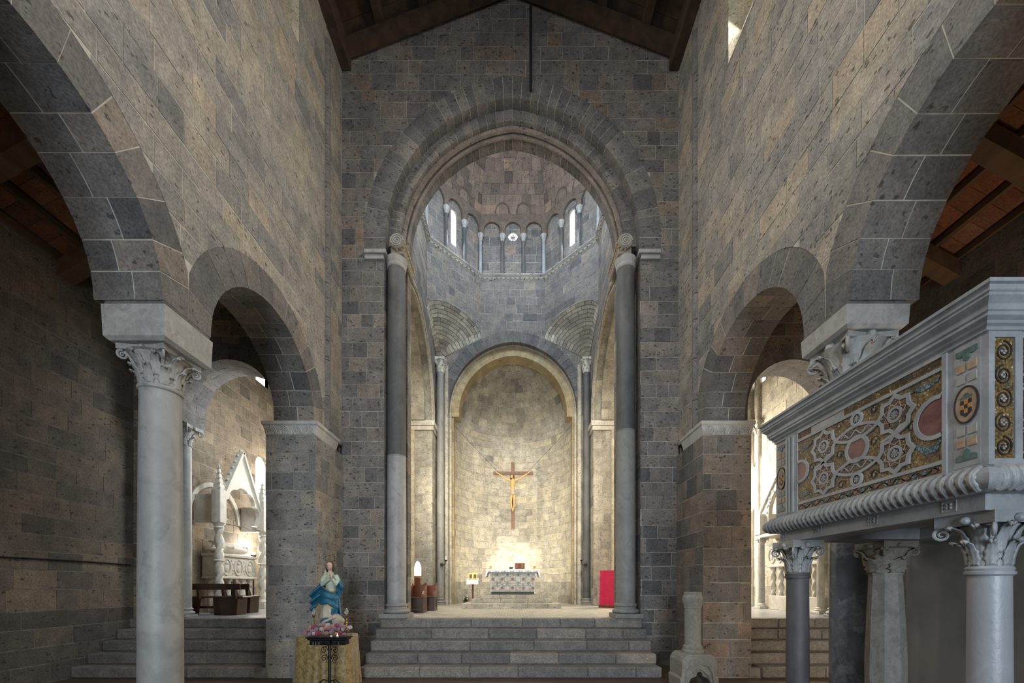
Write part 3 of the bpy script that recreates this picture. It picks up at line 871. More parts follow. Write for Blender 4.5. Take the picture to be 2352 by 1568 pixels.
# diagonal walls, squinches, cornice, drum and dome
drum = G()
for k in range(8):
    fk = oct_frame(k, AP + 0.10)
    P = [rect(-HS - 0.05, HS + 0.05, ZC, 16.05)]
    holes = []
    if k % 2: holes.append(arch_poly(0, 0.14, 0, 15.35, 14.15, 6))
    elif k == 0: holes.append([(0.19 * math.cos(TAU * i / 16), 15.27 + 0.19 * math.sin(TAU * i / 16)) for i in range(16)])
    for H in holes: P = subtract(P, H)
    for p in P: drum.prism(p, 0.002, 0.5, fk)
    if k not in (0, 2, 6):
        seg = [(-HS, 9.0), (HS, 9.0)] + [(HS * math.cos(math.pi * i / 10), 11.25 + 0.60 * math.sin(math.pi * i / 10)) for i in range(11)]
        f0 = oct_frame(k)
        P = subtract([rect(-HS, HS, 10.6, ZC)], seg) if k in (1, 7) else [rect(-HS, HS, 12.55, ZC)]
        for p in P: drum.prism(p, 0.002, 0.3, f0)
w = struct(mesh_obj('wall_drum', drum.v, drum.f, M['mortar'], None, center=False), 'octagonal drum with blind arcade and slit windows over the crossing', 'drum')
ms = Masonry(w, M['stone']); md = Masonry(w, M['stone_dome'], limit=200)
corn = []
for k in (0, 1, 2, 6, 7, 3, 4, 5):
    fk = oct_frame(k, AP + 0.10); f0 = oct_frame(k)
    vis = k in (0, 1, 2, 6, 7)
    seg = [(-HS, 9.0), (HS, 9.0)] + [(HS * math.cos(math.pi * i / 10), 11.25 + 0.60 * math.sin(math.pi * i / 10)) for i in range(11)]
    holes = []
    if k % 2: holes.append(arch_poly(0, 0.14, 0, 15.35, 14.15, 6))
    elif k == 0: holes.append([(0.19 * math.cos(TAU * i / 16), 15.27 + 0.19 * math.sin(TAU * i / 16)) for i in range(16)])
    if vis:
        if k % 2: ms.courses(f0, -HS, HS, 11.25, ZC, 0.31, (0.25, 0.55), [seg], seed=90 + k, tint=lambda r, u, v: r.gauss(0.4, 0.18))
        ms.courses(fk, -HS, HS, ZC + 0.15, 15.85, 0.31, (0.25, 0.5), holes, seed=100 + k, tint=lambda r, u, v: r.gauss(0.42, 0.2))
    # blind arcade plate
    P = [rect(-HS, HS, 15.2, 16.02)]
    for c in (-0.809, 0, 0.809): P = subtract(P, arch_poly(c, 0.315, 0, 15.42, 15.0, 8))
    g = G()
    for p in P: g.prism(p, 0.0, 0.10, f0)
    g.mk('blind_arcade', M['stone_dome'], w, tint=0.25)
    # cornice
    t = math.tan(math.pi / 8)
    v = []
    for z, o in ((ZC - 0.02, 0.0), (ZC + 0.05, 0.07), (ZC + 0.10, 0.07), (ZC + 0.16, 0.13), (ZC + 0.20, 0.13)):
        hw = (AP - o) * t
        v += [oct_frame(k, AP - o)(-hw, z, 0), oct_frame(k, AP - o)(hw, z, 0)]
    hw = (AP + 0.1) * t
    v += [oct_frame(k, AP + 0.1)(-hw, ZC + 0.2, 0), oct_frame(k, AP + 0.1)(hw, ZC + 0.2, 0)]
    mesh_obj('cornice', v, [(2 * i, 2 * i + 1, 2 * i + 3, 2 * i + 2) for i in range(5)], M['stone_nave'], w, 0.5)
    if vis:
        g = G()
        for i in range(14):
            u = -HS * 0.96 + 2 * HS * 0.96 * i / 13
            p = oct_frame(k, AP - 0.075)(u, ZC + 0.075, 0); g.ball(p, (0.04, 0.04, 0.022), 6, 4)
        g.mk('cornice_beads', M['stone_nave'], w, tint=0.9)
    # panes
    for H in holes:
        cu = sum(p[0] for p in H) / len(H)
        o = G().prism(H, 0.10, 0.12, fk).mk('window_pane', M['pane'], w)
        gs = G(); m = len(H)
        gs.add([fk(*p, 0) for p in H] + [fk(*p, 0.11) for p in H], [(i, (i + 1) % m, m + (i + 1) % m, m + i) for i in range(m)])
        gs.mk('window_reveal', M['stone_pale'], w, tint=0.5)
        if k == 0:
            gg = G()
            for a in (0.4, 1.45, 2.5, 3.55, 4.6, 5.65):
                gg.tube([fk(0.02 * math.cos(a), 15.27 + 0.02 * math.sin(a), 0.09), fk(0.11 * math.cos(a), 15.27 + 0.11 * math.sin(a), 0.09)], 0.022, 5)
            gg.mk('window_tracery', M['stone_dome'], w, tint=0.3)
    # dome web
    for i in range(13):
        p0, p1 = math.radians(i * 6.8), math.radians((i + 1) * 6.8)
        a0, a1 = AP * math.cos(p0), AP * math.cos(p1)
        z0, z1 = 16.02 + 2.9 * math.sin(p0), 16.02 + 2.9 * math.sin(p1)
        nb = max(1, round(2 * a0 * t / 0.34))
        off = 0.5 * (i % 2)
        cut = sorted({-1.0, 1.0} | {max(-1, min(1, -1 + 2 * (j + off) / nb)) for j in range(nb + 1)})
        fa, fc = oct_frame(k, a0), oct_frame(k, a1)
        fa2, fc2 = oct_frame(k, a0 + 0.05), oct_frame(k, a1 + 0.05)
        for c0, c1 in zip(cut[:-1], cut[1:]):
            e = 0.006
            A = [fa(c0 * a0 * t + e, z0 + e), fa(c1 * a0 * t - e, z0 + e), fc(c1 * a1 * t - e, z1 - e), fc(c0 * a1 * t + e, z1 - e)]
            B = [fa2(c0 * a0 * t + e, z0 + e), fa2(c1 * a0 * t - e, z0 + e), fc2(c1 * a1 * t - e, z1 - e), fc2(c0 * a1 * t + e, z1 - e)]
            if vis or rnd.random() < 2:
                md.add(A + B, [(0, 1, 2, 3), (0, 4, 5, 1), (1, 5, 6, 2), (2, 6, 7, 3), (3, 7, 4, 0)], max(0, min(1, rnd.gauss(0.5, 0.2))))
# mortar shell of the dome
g = G()
for k in range(8):
    t = math.tan(math.pi / 8)
    for i in range(10):
        p0, p1 = math.radians(i * 9.6), math.radians(min(90, (i + 1) * 9.6))
        a0, a1 = AP * math.cos(p0) + 0.02, AP * math.cos(p1) + 0.02
        z0, z1 = 16.02 + 2.92 * math.sin(p0), 16.02 + 2.92 * math.sin(p1)
        fa, fc = oct_frame(k, a0), oct_frame(k, a1)
        g.add([fa(-a0 * t, z0), fa(a0 * t, z0), fc(a1 * t, z1), fc(-a1 * t, z1)], [(0, 1, 2, 3)])
g.mk('dome_shell', M['mortar_dark'], w)
# interlaced ribs at the foot of the dome
for k in (0, 1, 7):
    for c in (-0.405, 0.405):
        pts = []
        for i in range(13):
            a = math.pi * i / 12
            u, z = c + 0.27 * math.cos(a), 16.05 + 0.38 * math.sin(a)
            ph = math.asin(min(1, max(0, (z - 16.02) / 2.9)))
            pts.append(oct_frame(k, AP * math.cos(ph) - 0.005)(u, z))
        G().tube(pts, 0.028, 6).mk('arch_rib', M['stone_dome'], w, tint=0.15)
# colonnettes of the drum
def spiral_path(): pass
for k in (0, 1, 2, 6, 7):
    f0 = oct_frame(k, AP + 0.02)
    for u, white in ((-0.405, False), (0.405, False), (HS - 0.03, True)):
        if k in (2,) and white is False and u < 0: pass
        p = f0(u, 0)
        g = G().lathe([(0.085, ZC + 0.2), (0.085, ZC + 0.25), (0.062, ZC + 0.28), (0.058, 15.0)], 12, (p[0], p[1]))
        g.lathe([(0.062, 15.0), (0.075, 15.02), (0.07, 15.05), (0.12, 15.17), (0.125, 15.22)], 8, (p[0], p[1]))
        o = g.mk('colonnette', M['marble_white'] if white else M['granite_dark'], w); auto_smooth(o)
        c = G().lathe([(0.064, 14.98), (0.078, 15.02), (0.072, 15.05), (0.123, 15.17), (0.13, 15.22)], 8, (p[0], p[1])); c.mk('colonnette_capital', M['capital_stone'], w)
# conical squinches in the corners
mq = Masonry(w, M['stone_pale'])
core = G()
for k in (1, 7):
    f0 = oct_frame(k)
    sx = -1 if k in (1, 3) else 1; sy = 1 if k in (1, 7) else -1
    apex = Vector((CX + sx * 2.90, CY + sy * 2.90, 10.40))
    arc = [Vector(f0(HS * math.cos(math.pi * (1 - i / 24)), 11.25 + 0.60 * math.sin(math.pi * (1 - i / 24)))) for i in range(25)]
    core.add([apex + (p - apex) * 1.0 + Vector((sx * 0.02, sy * 0.02, 0.02)) for p in arc] + [apex + Vector((sx * .02, sy * .02, 0))], [(i, i + 1, 25) for i in range(24)])
    if k in (3, 5): continue
    rows = [0.08 + 0.92 * (i / 13) ** 0.9 for i in range(14)]
    for a, b in zip(rows[:-1], rows[1:]):
        nb = max(2, round(8 * (a + b) / 2 / 0.9)); st = 24 / nb
        for j in range(nb):
            i0, i1 = j * st, (j + 1) * st
            def at(i, q):
                lo = int(min(23, math.floor(i))); fr_ = i - lo
                p = arc[lo].lerp(arc[lo + 1], fr_); return apex + (p - apex) * q
            q0, q1 = a + 0.004, b - 0.004; e = 0.06
            A = [at(i0 + e, q0), at(i1 - e, q0), at(i1 - e, q1), at(i0 + e, q1)]
            off = Vector((sx * 0.05, sy * 0.05, 0.05))
            A = [tuple(p) for p in A]; B = [tuple(Vector(p) + off) for p in A]
            mq.add(A + B, [(0, 1, 2, 3), (0, 4, 5, 1), (1, 5, 6, 2), (2, 6, 7, 3), (3, 7, 4, 0)], max(0, min(1, rnd.gauss(0.3, 0.2))))
core.mk('squinch_shell', M['mortar_pale'], w)
print('drum', len(ms.items), ms.flush(), len(md.items), md.flush(), len(mq.items), mq.flush())

# apse: half cylinder and half dome
AR, AY = 2.32, 15.78
def fap(u, v, d=0.0):
    th = math.pi - u / AR
    return (AX + (AR + d) * math.cos(th), AY + (AR + d) * math.sin(th), v)
g = G(); NA = 40
ring = lambda z, rr: [(AX + rr * math.cos(math.pi * (1 - i / NA)), AY + rr * math.sin(math.pi * (1 - i / NA)), z) for i in range(NA + 1)]
prof = [(0, AR + 0.003), (PZ, AR + 0.003)] + [(PZ + (2.40) * math.sin(math.radians(a)), (AR + 0.003) * math.cos(math.radians(a))) for a in range(6, 91, 6)]
v = []
for z, rr in prof: v += ring(z, rr)
f = [(r * (NA + 1) + i, r * (NA + 1) + i + 1, (r + 1) * (NA + 1) + i + 1, (r + 1) * (NA + 1) + i) for r in range(len(prof) - 1) for i in range(NA)]
w = struct(mesh_obj('wall_apse', v, f, M['mortar'], None, center=False), 'rounded apse wall of pale stone blocks behind the altar', 'apse')
for p in w.data.polygons: p.use_smooth = True
ms = Masonry(w, M['stone_pale'])
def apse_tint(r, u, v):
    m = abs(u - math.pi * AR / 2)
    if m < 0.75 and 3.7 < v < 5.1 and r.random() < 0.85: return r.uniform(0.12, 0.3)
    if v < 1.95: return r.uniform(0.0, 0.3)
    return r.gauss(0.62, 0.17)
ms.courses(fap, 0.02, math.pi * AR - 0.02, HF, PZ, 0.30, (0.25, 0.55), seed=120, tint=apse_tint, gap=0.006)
rows = [math.radians(a) for a in (0, 7.4, 14.8, 22.2, 29.6, 37, 44.4, 51.8, 59.2, 66.6, 74, 81, 87)]
for a, b in zip(rows[:-1], rows[1:]):
    ra_, rb_ = AR * math.cos(a), AR * math.cos(b); za, zb = PZ + 2.4 * math.sin(a), PZ + 2.4 * math.sin(b)
    nb = max(3, round(math.pi * ra_ / 0.42)); off = rnd.random()
    cuts = [0.0] + [min(1, (j + off) / nb) for j in range(nb)] + [1.0]
    for c0, c1 in zip(cuts[:-1], cuts[1:]):
        if c1 - c0 < 0.008: continue
        def P(c, rr, z, d=0.0):
            th = math.pi * (1 - c); return (AX + (rr + d) * math.cos(th), AY + (rr + d) * math.sin(th), z)
        e = 0.003 / max(ra_, 0.3); h = 0.004
        A = [P(c0 + e, ra_, za + h), P(c1 - e, ra_, za + h), P(c1 - e, rb_, zb - h), P(c0 + e, rb_, zb - h)]
        B = [P(c0 + e, ra_, za + h, .05), P(c1 - e, ra_, za + h, .05), P(c1 - e, rb_, zb - h, .05), P(c0 + e, rb_, zb - h, .05)]
        ms.add(A + B, [(0, 1, 2, 3), (0, 4, 5, 1), (1, 5, 6, 2), (2, 6, 7, 3), (3, 7, 4, 0)], max(0, min(1, rnd.gauss(0.38, 0.2))))
print('apse', len(ms.items), ms.flush(6))

# end walls of the aisles with the small arches into the transepts
for sx, nm, xa, xb, cx in ((-1, 'left', -8.9, -4.55 + 0.7, -6.33), (1, 'right', 4.39 - 0.7, 8.9, 6.20)):
    R = 1.03
    fr = frame((0, YE, 0), (1, 0, 0))
    H = arch_poly(cx, R + 0.36, 0, 5.72, 5.42, 12); jl, jr = cx - R - (0.42 if sx < 0 else 0), cx + R + (0.42 if sx > 0 else 0)
    Hj = rect(jl, jr, -0.1, 5.44)
    w = wall_core('wall_aisle_end_' + nm, 'dark tuff wall with a small round arch from the %s aisle to the transept' % nm, fr, rect(xa, xb, 0, 10.4), [H, Hj], 0.002, 0.70, M['mortar'])
    ms = Masonry(w, M['stone_brown'], limit=90)
    ms.courses(fr, xa, xb, HF, 10.2, 0.33, (0.3, 0.65), [H, Hj], seed=130 + sx)
    ms.courses(frame((jr, 0, 0), (0, -1, 0)), -9.5, -YE, HF, 5.4, 0.33, (0.3, 0.7), seed=132 + sx)
    ms.courses(frame((jl, 0, 0), (0, 1, 0)), YE, 9.5, HF, 5.4, 0.33, (0.3, 0.7), seed=134 + sx)
    ms.flush()
    mr = Masonry(w, M['stone'], 'voussoir')
    mr.ring(fr, cx, R, R + 0.36, 0, 5.72, 5.42, 0, 0.70, 14, 2, lambda r: r.uniform(0.1, 0.55), seed=136 + sx)
    mr.ring_core(fr, cx, R, R + 0.36, 0, 5.72, 5.42, 0, 0.7, M['mortar'])
    mr.flush()

# aisle outer walls, transept end walls, transept back walls and vault
for sx, nm, xw in ((-1, 'left', ALX), (1, 'right', ARX)):
    k = -sx
    fr = frame((xw, 0, 0), (0, k, 0)); ra, rb = sorted((k * Y0, k * YE))
    w = wall_core('wall_aisle_' + nm, 'dark brown tuff block outer wall of the %s aisle' % nm, fr, rect(ra, rb, 0, 8.0), [], 0.002, 0.5, M['mortar_dark'])
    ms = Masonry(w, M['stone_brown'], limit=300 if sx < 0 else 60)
    ms.courses(fr, ra, rb, 0, 8.0, 0.34, (0.35, 0.75), seed=140 + sx, tint=lambda r, u, v: r.gauss(0.45, 0.13) - (0.35 if v < 1.3 else 0))  # lowest courses darker: the aisle's shade put into the tint
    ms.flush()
    xe = sx * 8.5 if sx < 0 else 8.3
    fr = frame((xe, 0, 0), (0, k, 0)); ra, rb = sorted((k * 9.5, k * 15.6))
    win = [arch_poly(k * 13.45, 0.36, 0, 5.75, 4.4, 8), rect(k * 13.45 - 0.33, k * 13.45 + 0.33, 8.55, 9.8)]
    w = wall_core('wall_transept_' + nm, 'end wall of the %s transept with an arched window' % nm, fr, rect(ra, rb, 0, 10.4), win, 0.002, 0.5, M['mortar'])
    ms = Masonry(w, M['stone_tan'] if sx < 0 else M['stone_pale'], limit=150)
    ms.courses(fr, ra, rb, HF, 10.4, 0.33, (0.35, 0.7), win, seed=144 + sx, tint=lambda r, u, v: r.gauss(0.45, 0.2))
    ms.flush()
    for P in win:
        m = len(P); g = G()
        g.add([fr(*p, 0) for p in P] + [fr(*p, 0.12) for p in P], [(i, (i + 1) % m, m + (i + 1) % m, m + i) for i in range(m)])
        g.mk('window_reveal', M['stone_pale'], w, tint=0.8)
        G().prism(P, 0.11, 0.13, fr).mk('window_pane', M['pane_warm'], w)
    # back wall
    xa, xb = sorted((xe, AX + sx * AP))
    fr = frame((0, 15.5, 0), (1, 0, 0))
    w = wall_core('wall_transept_back_' + nm, 'east wall of the %s transept, mostly hidden' % nm, fr, rect(xa, xb, 0, 10.4), [], 0.002, 0.4, M['mortar'])
    ms = Masonry(w, M['stone_pale'], limit=20); ms.courses(fr, xa, xb, HF, 10.4, 0.33, (0.35, 0.7), seed=148 + sx); ms.flush()
    # transept ceiling
    g = G().box(xa, xb, 9.5, 15.6, 10.4, 10.6)
    struct(g.mk('ceiling_transept_' + nm, M['plaster']), 'plaster ceiling over the %s transept' % nm, 'ceiling')
    # west wall of the aisle, behind the camera
    xa, xb = sorted((xw - sx * 0.0, (XL - TH) if sx < 0 else (XR + TH)))
    g = G().box(xa, xb, Y0 - 0.4, Y0, 0, 10)
    struct(g.mk('wall_aisle_west_' + nm, M['stone_brown'], tint=0.4), 'west wall closing the %s aisle behind the viewer' % nm, 'wall')

# aisle roofs: terracotta between battens on timber beams
for sx, nm, xw, xn in ((-1, 'left', ALX, XL - TH), (1, 'right', ARX, XR + TH)):
    n_ = 9; slope = 0.55; z0 = 7.75
    L = abs(xw - xn)
    roofz = lambda t: z0 + slope * L * t         # t 0 at the outer wall, 1 at the nave wall
    xx = lambda t: xw + (xn - xw) * t
    g = G(); a, b = (xx(-0.05), roofz(-0.05)), (xx(1.0), roofz(1.0))
    g.add([(a[0], Y0 - .3, a[1] + 0.16), (b[0], Y0 - .3, b[1] + 0.16), (b[0], YE, b[1] + 0.16), (a[0], YE, a[1] + 0.16)], [(0, 1, 2, 3)])
    c = struct(g.mk('ceiling_aisle_' + nm, M['wood_beam_dark'], center=False), 'sloping terracotta and timber roof over the %s aisle' % nm, 'ceiling')
    mt = Masonry(c, M['terracotta'], 'roof_tile', limit=100)
    for i in range(n_):
        t0, t1 = i / n_ + 0.012, (i + 1) / n_ - 0.012
        y = Y0
        while y < YE:
            y2 = min(y + rnd.uniform(0.28, 0.34), YE)
            A = [(xx(t0), y + .004, roofz(t0) + .12), (xx(t1), y + .004, roofz(t1) + .12), (xx(t1), y2 - .004, roofz(t1) + .12), (xx(t0), y2 - .004, roofz(t0) + .12)]
            B = [(p[0], p[1], p[2] + 0.03) for p in A]
            mt.add(A + B, [(0, 1, 2, 3), (0, 4, 5, 1), (1, 5, 6, 2), (2, 6, 7, 3), (3, 7, 4, 0)], rnd.random())
            y = y2
    mt.flush()
    for i in range(n_ + 1):
        t = i / n_
        G().box(xx(t) - 0.04, xx(t) + 0.04, Y0, YE, roofz(t) + 0.0, roofz(t) + 0.12, 0.006).mk('batten', M['wood_beam'], c)
    for yb in (7.45, 5.88, 4.31, 2.74, 1.17, -0.4):
        g = G()
        v = []
        for t in (-0.03, 1.02):
            for dy in (-0.13, 0.13):
                for dz in (-0.30, 0.0):
                    v.append((xx(t), yb + dy, roofz(t) + dz))
        g.add(v, [(0, 1, 3, 2), (4, 6, 7, 5), (0, 4, 5, 1), (2, 3, 7, 6), (0, 2, 6, 4), (1, 5, 7, 3)])
        g.mk('beam', M['wood_beam'], c)

# nave roof
g = G()
zr = lambda x: 13.42 + 0.39 * (3.75 - abs(x - AX))
g.add([(XL - .3, Y0, zr(XL - .3) + .3), (AX, Y0, zr(AX) + .3), (AX, YE, zr(AX) + .3), (XL - .3, YE, zr(XL - .3) + .3), (XR + .3, Y0, zr(XR + .3) + .3), (XR + .3, YE, zr(XR + .3) + .3)], [(0, 3, 2, 1), (1, 2, 5, 4)])
c = struct(g.mk('ceiling_nave', M['wood_beam_dark'], center=False), 'dark open timber roof over the nave', 'ceiling')
for i in range(34):    # boards
    for s in (-1, 1):
        y = Y0 + i * (YE - Y0) / 34
        xa = XL - .2 if s < 0 else XR + .2
        v = [(xa, y + .006, zr(xa) + .27), (AX, y + .006, zr(AX) + .27), (AX, y + .318, zr(AX) + .27), (xa, y + .318, zr(xa) + .27)]
        v += [(p[0], p[1], p[2] + 0.02) for p in v]
        mesh_obj('roof_board', v, [(0, 1, 2, 3), (0, 4, 5, 1), (1, 5, 6, 2), (2, 6, 7, 3), (3, 7, 4, 0)], M['wood_beam_dark'], c)
for x in (-3.72, -2.88, -1.95, -0.95, 0.9, 1.9, 2.85, 3.58):
    G().box(x - 0.09, x + 0.09, Y0, YE - 0.01, zr(x) + 0.02, zr(x) + 0.25, 0.01).mk('purlin', M['wood_beam_dark'], c)
for y in (8.62, 7.5, 5.6, 3.7, 1.8, 0.0):
    for s in (-1, 1):
        xa = XL + 0.02 if s < 0 else XR - 0.02
        v = [(x, y + dy, zr(x) + dz) for x in (xa, AX) for dy in (-0.1, 0.1) for dz in (-0.2, 0.02)]
        mesh_obj('rafter', v, [(0, 1, 3, 2), (4, 6, 7, 5), (0, 4, 5, 1), (2, 3, 7, 6), (0, 2, 6, 4), (1, 5, 7, 3)], M['wood_beam_dark'], c)
for x in (XL + 0.10, XR - 0.10):
    G().box(x - 0.12, x + 0.12, Y0, YE - 0.02, 13.1, 13.36, 0.01).mk('wall_plate', M['wood_beam_dark'], c)

# floors
def floor_mats():
    m, nt, b = base_mat('cosmatesque_floor')
    p = pos(nt)
    br = nd(nt, 'ShaderNodeTexBrick'); nt.links.new(p, br.inputs['Vector'])
    br.inputs['Scale'].default_value = 3.2; br.inputs['Color1'].default_value = (0.74, 0.69, 0.57, 1); br.inputs['Color2'].default_value = (0.42, 0.40, 0.34, 1)
    br.inputs['Mortar'].default_value = (0.16, 0.15, 0.13, 1); br.inputs['Mortar Size'].default_value = 0.03
    ck = nd(nt, 'ShaderNodeTexChecker'); nt.links.new(p, ck.inputs['Vector']); ck.inputs['Scale'].default_value = 9.0
    ck.inputs['Color1'].default_value = (1, 1, 1, 1); ck.inputs['Color2'].default_value = (0.62, 0.6, 0.58, 1)
    c = mix(nt, br.outputs['Color'], ck.outputs['Color'], 0.8, 'MULTIPLY')
    nt.links.new(c, b.inputs['Base Color']); b.inputs['Roughness'].default_value = 0.45
    M['floor_mosaic'] = m
    m, nt, b = base_mat('slab_floor')
    p = pos(nt)
    br = nd(nt, 'ShaderNodeTexBrick'); nt.links.new(p, br.inputs['Vector'])
    br.inputs['Scale'].default_value = 1.6; br.inputs['Color1'].default_value = (0.42, 0.42, 0.42, 1); br.inputs['Color2'].default_value = (0.33, 0.335, 0.34, 1)
    br.inputs['Mortar'].default_value = (0.15, 0.15, 0.15, 1); br.inputs['Mortar Size'].default_value = 0.012
    c = mix(nt, br.outputs['Color'], ramp(nt, noise(nt, p, 3, 4), [(0.3, (0.7, 0.7, 0.7)), (0.7, (1.1, 1.1, 1.1))]).outputs[0], 1.0, 'MULTIPLY')
    nt.links.new(c, b.inputs['Base Color']); b.inputs['Roughness'].default_value = 0.3
    M['floor_slab'] = m
floor_mats()
ST_Y, ST_T, ST_R = 7.54, 0.29, 0.207
g = G().box(-9, 9, Y0 - 2, 9.2, -0.2, 0.0)
struct(g.mk('floor', M['floor_wood']), 'dim brown floor of the nave in front of the steps', 'floor')
for nm, xa, xb, lab in (('left', -9.0, AX - AP, 'grey polished slab floor of the left transept'), ('right', AX + AP, 9.0, 'bright polished slab floor of the right transept')):
    struct(G().box(xa, xb, 8.96, 15.6, 0.6, HF).mk('floor_transept_' + nm, M['floor_slab']), lab, 'floor')
struct(G().box(AX - AP, AX + AP, 8.99, 18.4, 0.6, HF).mk('floor_crossing', M['floor_mosaic']), 'patterned marble floor of the crossing before the altar', 'floor')

# steps up to the raised floor, each of single stone slabs
for nm, xa, xb, lab in (('center', -2.93, 2.81, 'five broad grey stone steps rising to the crossing'), ('left', ALX, -4.66, 'five dark stone steps from the left aisle to the transept'), ('right', 4.46, ARX, 'five stone steps from the right aisle to the transept')):
    g = G()
    for i in range(5):
        g.box(xa + .02, xb - .02, ST_Y + ST_T * i + 0.03, 9.02, 0 if i == 0 else ST_R * i - 0.02, ST_R * (i + 1) - 0.02)
    w = struct(mesh_obj('stairs_' + nm, g.v, g.f, M['mortar_dark'], None, center=False), lab, 'steps')
    for i in range(5):
        x = xa + (0.25 if (nm == 'left' and i == 0 and False) else 0)
        lx, rx = xa, xb
        if nm == 'left' and i == 0: rx = -4.93
        if nm == 'right' and i == 0: lx = 4.70
        x = lx
        while x < rx - 0.01:
            x2 = min(rx, x + rnd.uniform(0.75, 1.35))
            if rx - x2 < 0.35: x2 = rx
            yb = ST_Y + ST_T * (i + 1) + 0.04 if i < 4 else 9.0
            o = G().box(x + .002, x2 - .002, ST_Y + ST_T * i + rnd.uniform(-.004, .004), yb, ST_R * i + .004, ST_R * (i + 1), 0.018).mk('step_slab', M['step_stone'], w)
            a = o.data.attributes.new('tint', 'FLOAT', 'FACE'); a.data.foreach_set('value', [rnd.random()] * len(o.data.polygons))
            x = x2

# ---------------------------------------------------------------- columns
def worldloc0(o):
    p = Vector((0, 0, 0))
    while o is not None: p += o.location; o = o.parent
    return p
def leaf_mesh(name, w, h, curl, lobes=4, mat=None):
    """an acanthus-like leaf rising along z, curling outwards (towards +x)"""
    nu, nv = 8, 12
    v, f = [], []
    for j in range(nv + 1):
        t = j / nv
        env = math.sin(math.pi * min(1, 0.18 + t * 0.82)) ** 0.6 * (1 - 0.25 * t)
        lob = 1 - 0.28 * abs(math.sin(math.pi * lobes * t))
        hw = w / 2 * env * lob
        if t > 0.72:
            a = (t - 0.72) / 0.28 * 2.3
            x = curl * 0.45 + curl * 0.75 * math.sin(a); z = h * (0.74 + 0.2 * (math.sin(a * 0.75)) - 0.10 * max(0, a - 1.2))
        else:
            x = curl * 0.45 * (t / 0.72) ** 2; z = h * 0.74 * t / 0.72
        for i in range(nu + 1):
            s = i / nu * 2 - 1
            rib = 0.02 * w * math.cos(s * math.pi * 3) + 0.10 * w * (1 - s * s) * (1 if abs(s) > 0.12 else 1.25)
            v.append((x + rib - 0.04 * w, s * hw, z - 0.03 * h * s * s))
    for j in range(nv):
        for i in range(nu):
            a = j * (nu + 1) + i
            f.append((a, a + 1, a + nu + 2, a + nu + 1))
    me = bpy.data.meshes.new(name); me.from_pydata(v, [], f)
    me.polygons.foreach_set('use_smooth', [True] * len(f)); me.materials.append(mat or M['capital_stone'])
    sm = me
    return sm
_leaf = {}
def leaves(cap, z, r, n, w, h, curl, phase, mat):
    if worldloc0(cap).y < 2.0 and abs(worldloc0(cap).x) > 3: n = 0
    key = (round(w, 3), round(h, 3), round(curl, 3), mat.name)
    if key not in _leaf: _leaf[key] = leaf_mesh('leaf', w, h, curl, mat=mat)
    for i in range(n):
        a = phase + TAU * i / n
        o = bpy.data.objects.new('leaf', _leaf[key]); link(o, cap)
        sd = o.modifiers.new('thickness', 'SOLIDIFY'); sd.thickness = 0.012
        o.location = Vector((r * math.cos(a), r * math.sin(a), z)) - cap.location
        o.rotation_euler = (0, 0, a)
def volute(g, c, ang, r0, turns=1.6, tube=0.02, n=22):
    """a scroll in the vertical plane through angle ang"""
    pts = []; d = Vector((math.cos(ang), math.sin(ang), 0))
    for i in range(n + 1):
        t = i / n; a = math.pi * 0.5 + TAU * turns * t; rr = r0 * (1 - 0.82 * t)
        pts.append(Vector(c) + d * (rr * math.cos(a) * -1) + Vector((0, 0, rr * math.sin(a))))
    g.tube(pts, [tube * (1 - 0.5 * i / n) for i in range(n + 1)], 6)
def capital(col, r, z0, z1, half, mat, rows=2, n=8, volutes=True, abacus=0.06):
    h = z1 - z0
    g = G()
    g.lathe([(r * 0.98, z0), (r * 1.02, z0 + h * 0.3), (r * 1.12, z0 + h * 0.6), (r * 1.38, z0 + h * 0.82), (r * 1.55, z1 - abacus)], 24)
    # abacus with hollowed sides
    m = 8; P = []
    for q in range(4):
        a0 = Vector((half, -half)); a1 = Vector((half, half))
        for i in range(m):
            t = i / m; p = a0.lerp(a1, t); p.x -= 0.14 * half * math.sin(math.pi * t)
            c, s = math.cos(q * math.pi / 2), math.sin(q * math.pi / 2)
            P.append((p.x * c - p.y * s, p.x * s + p.y * c))
    fr = lambda u, v, d: (u, v, d)
    g.prism(P, z1 - abacus, z1, fr)
    if volutes:
        for q in range(4):
            a = math.pi / 4 + q * math.pi / 2
            rr = half * 1.20
            volute(g, (rr * math.cos(a), rr * math.sin(a), z1 - abacus - h * 0.13), a, h * 0.13, tube=h * 0.035)
            g.tube([(r * 1.15 * math.cos(a), r * 1.15 * math.sin(a), z0 + h * 0.5), (r * 1.35 * math.cos(a), r * 1.35 * math.sin(a), z0 + h * 0.72), (rr * 0.95 * math.cos(a), rr * 0.95 * math.sin(a), z1 - abacus - h * 0.02)], h * 0.035, 6)
            b = q * math.pi / 2
            g.ball((half * 0.9 * math.cos(b), half * 0.9 * math.sin(b), z1 - abacus * 0.6), h * 0.085, 8, 6)
    cap = auto_smooth(g.mk('capital', mat, col), 40)
    lw = TAU * r / n * 1.08
    leaves(cap, z0 + 0.005, r * 1.0, n, lw, h * 0.52, h * 0.17, 0.0, mat)
    if rows > 1: leaves(cap, z0 + h * 0.24, r * 1.05, n, lw, h * 0.60, h * 0.24, math.pi / n, mat)
    return cap
def shaft_prof(r0, r1, z0, z1, n=10):
    return [(r0 + (r1 - r0) * t + 0.02 * r0 * math.sin(math.pi * t), z0 + (z1 - z0) * t) for t in [i / n for i in range(n + 1)]]
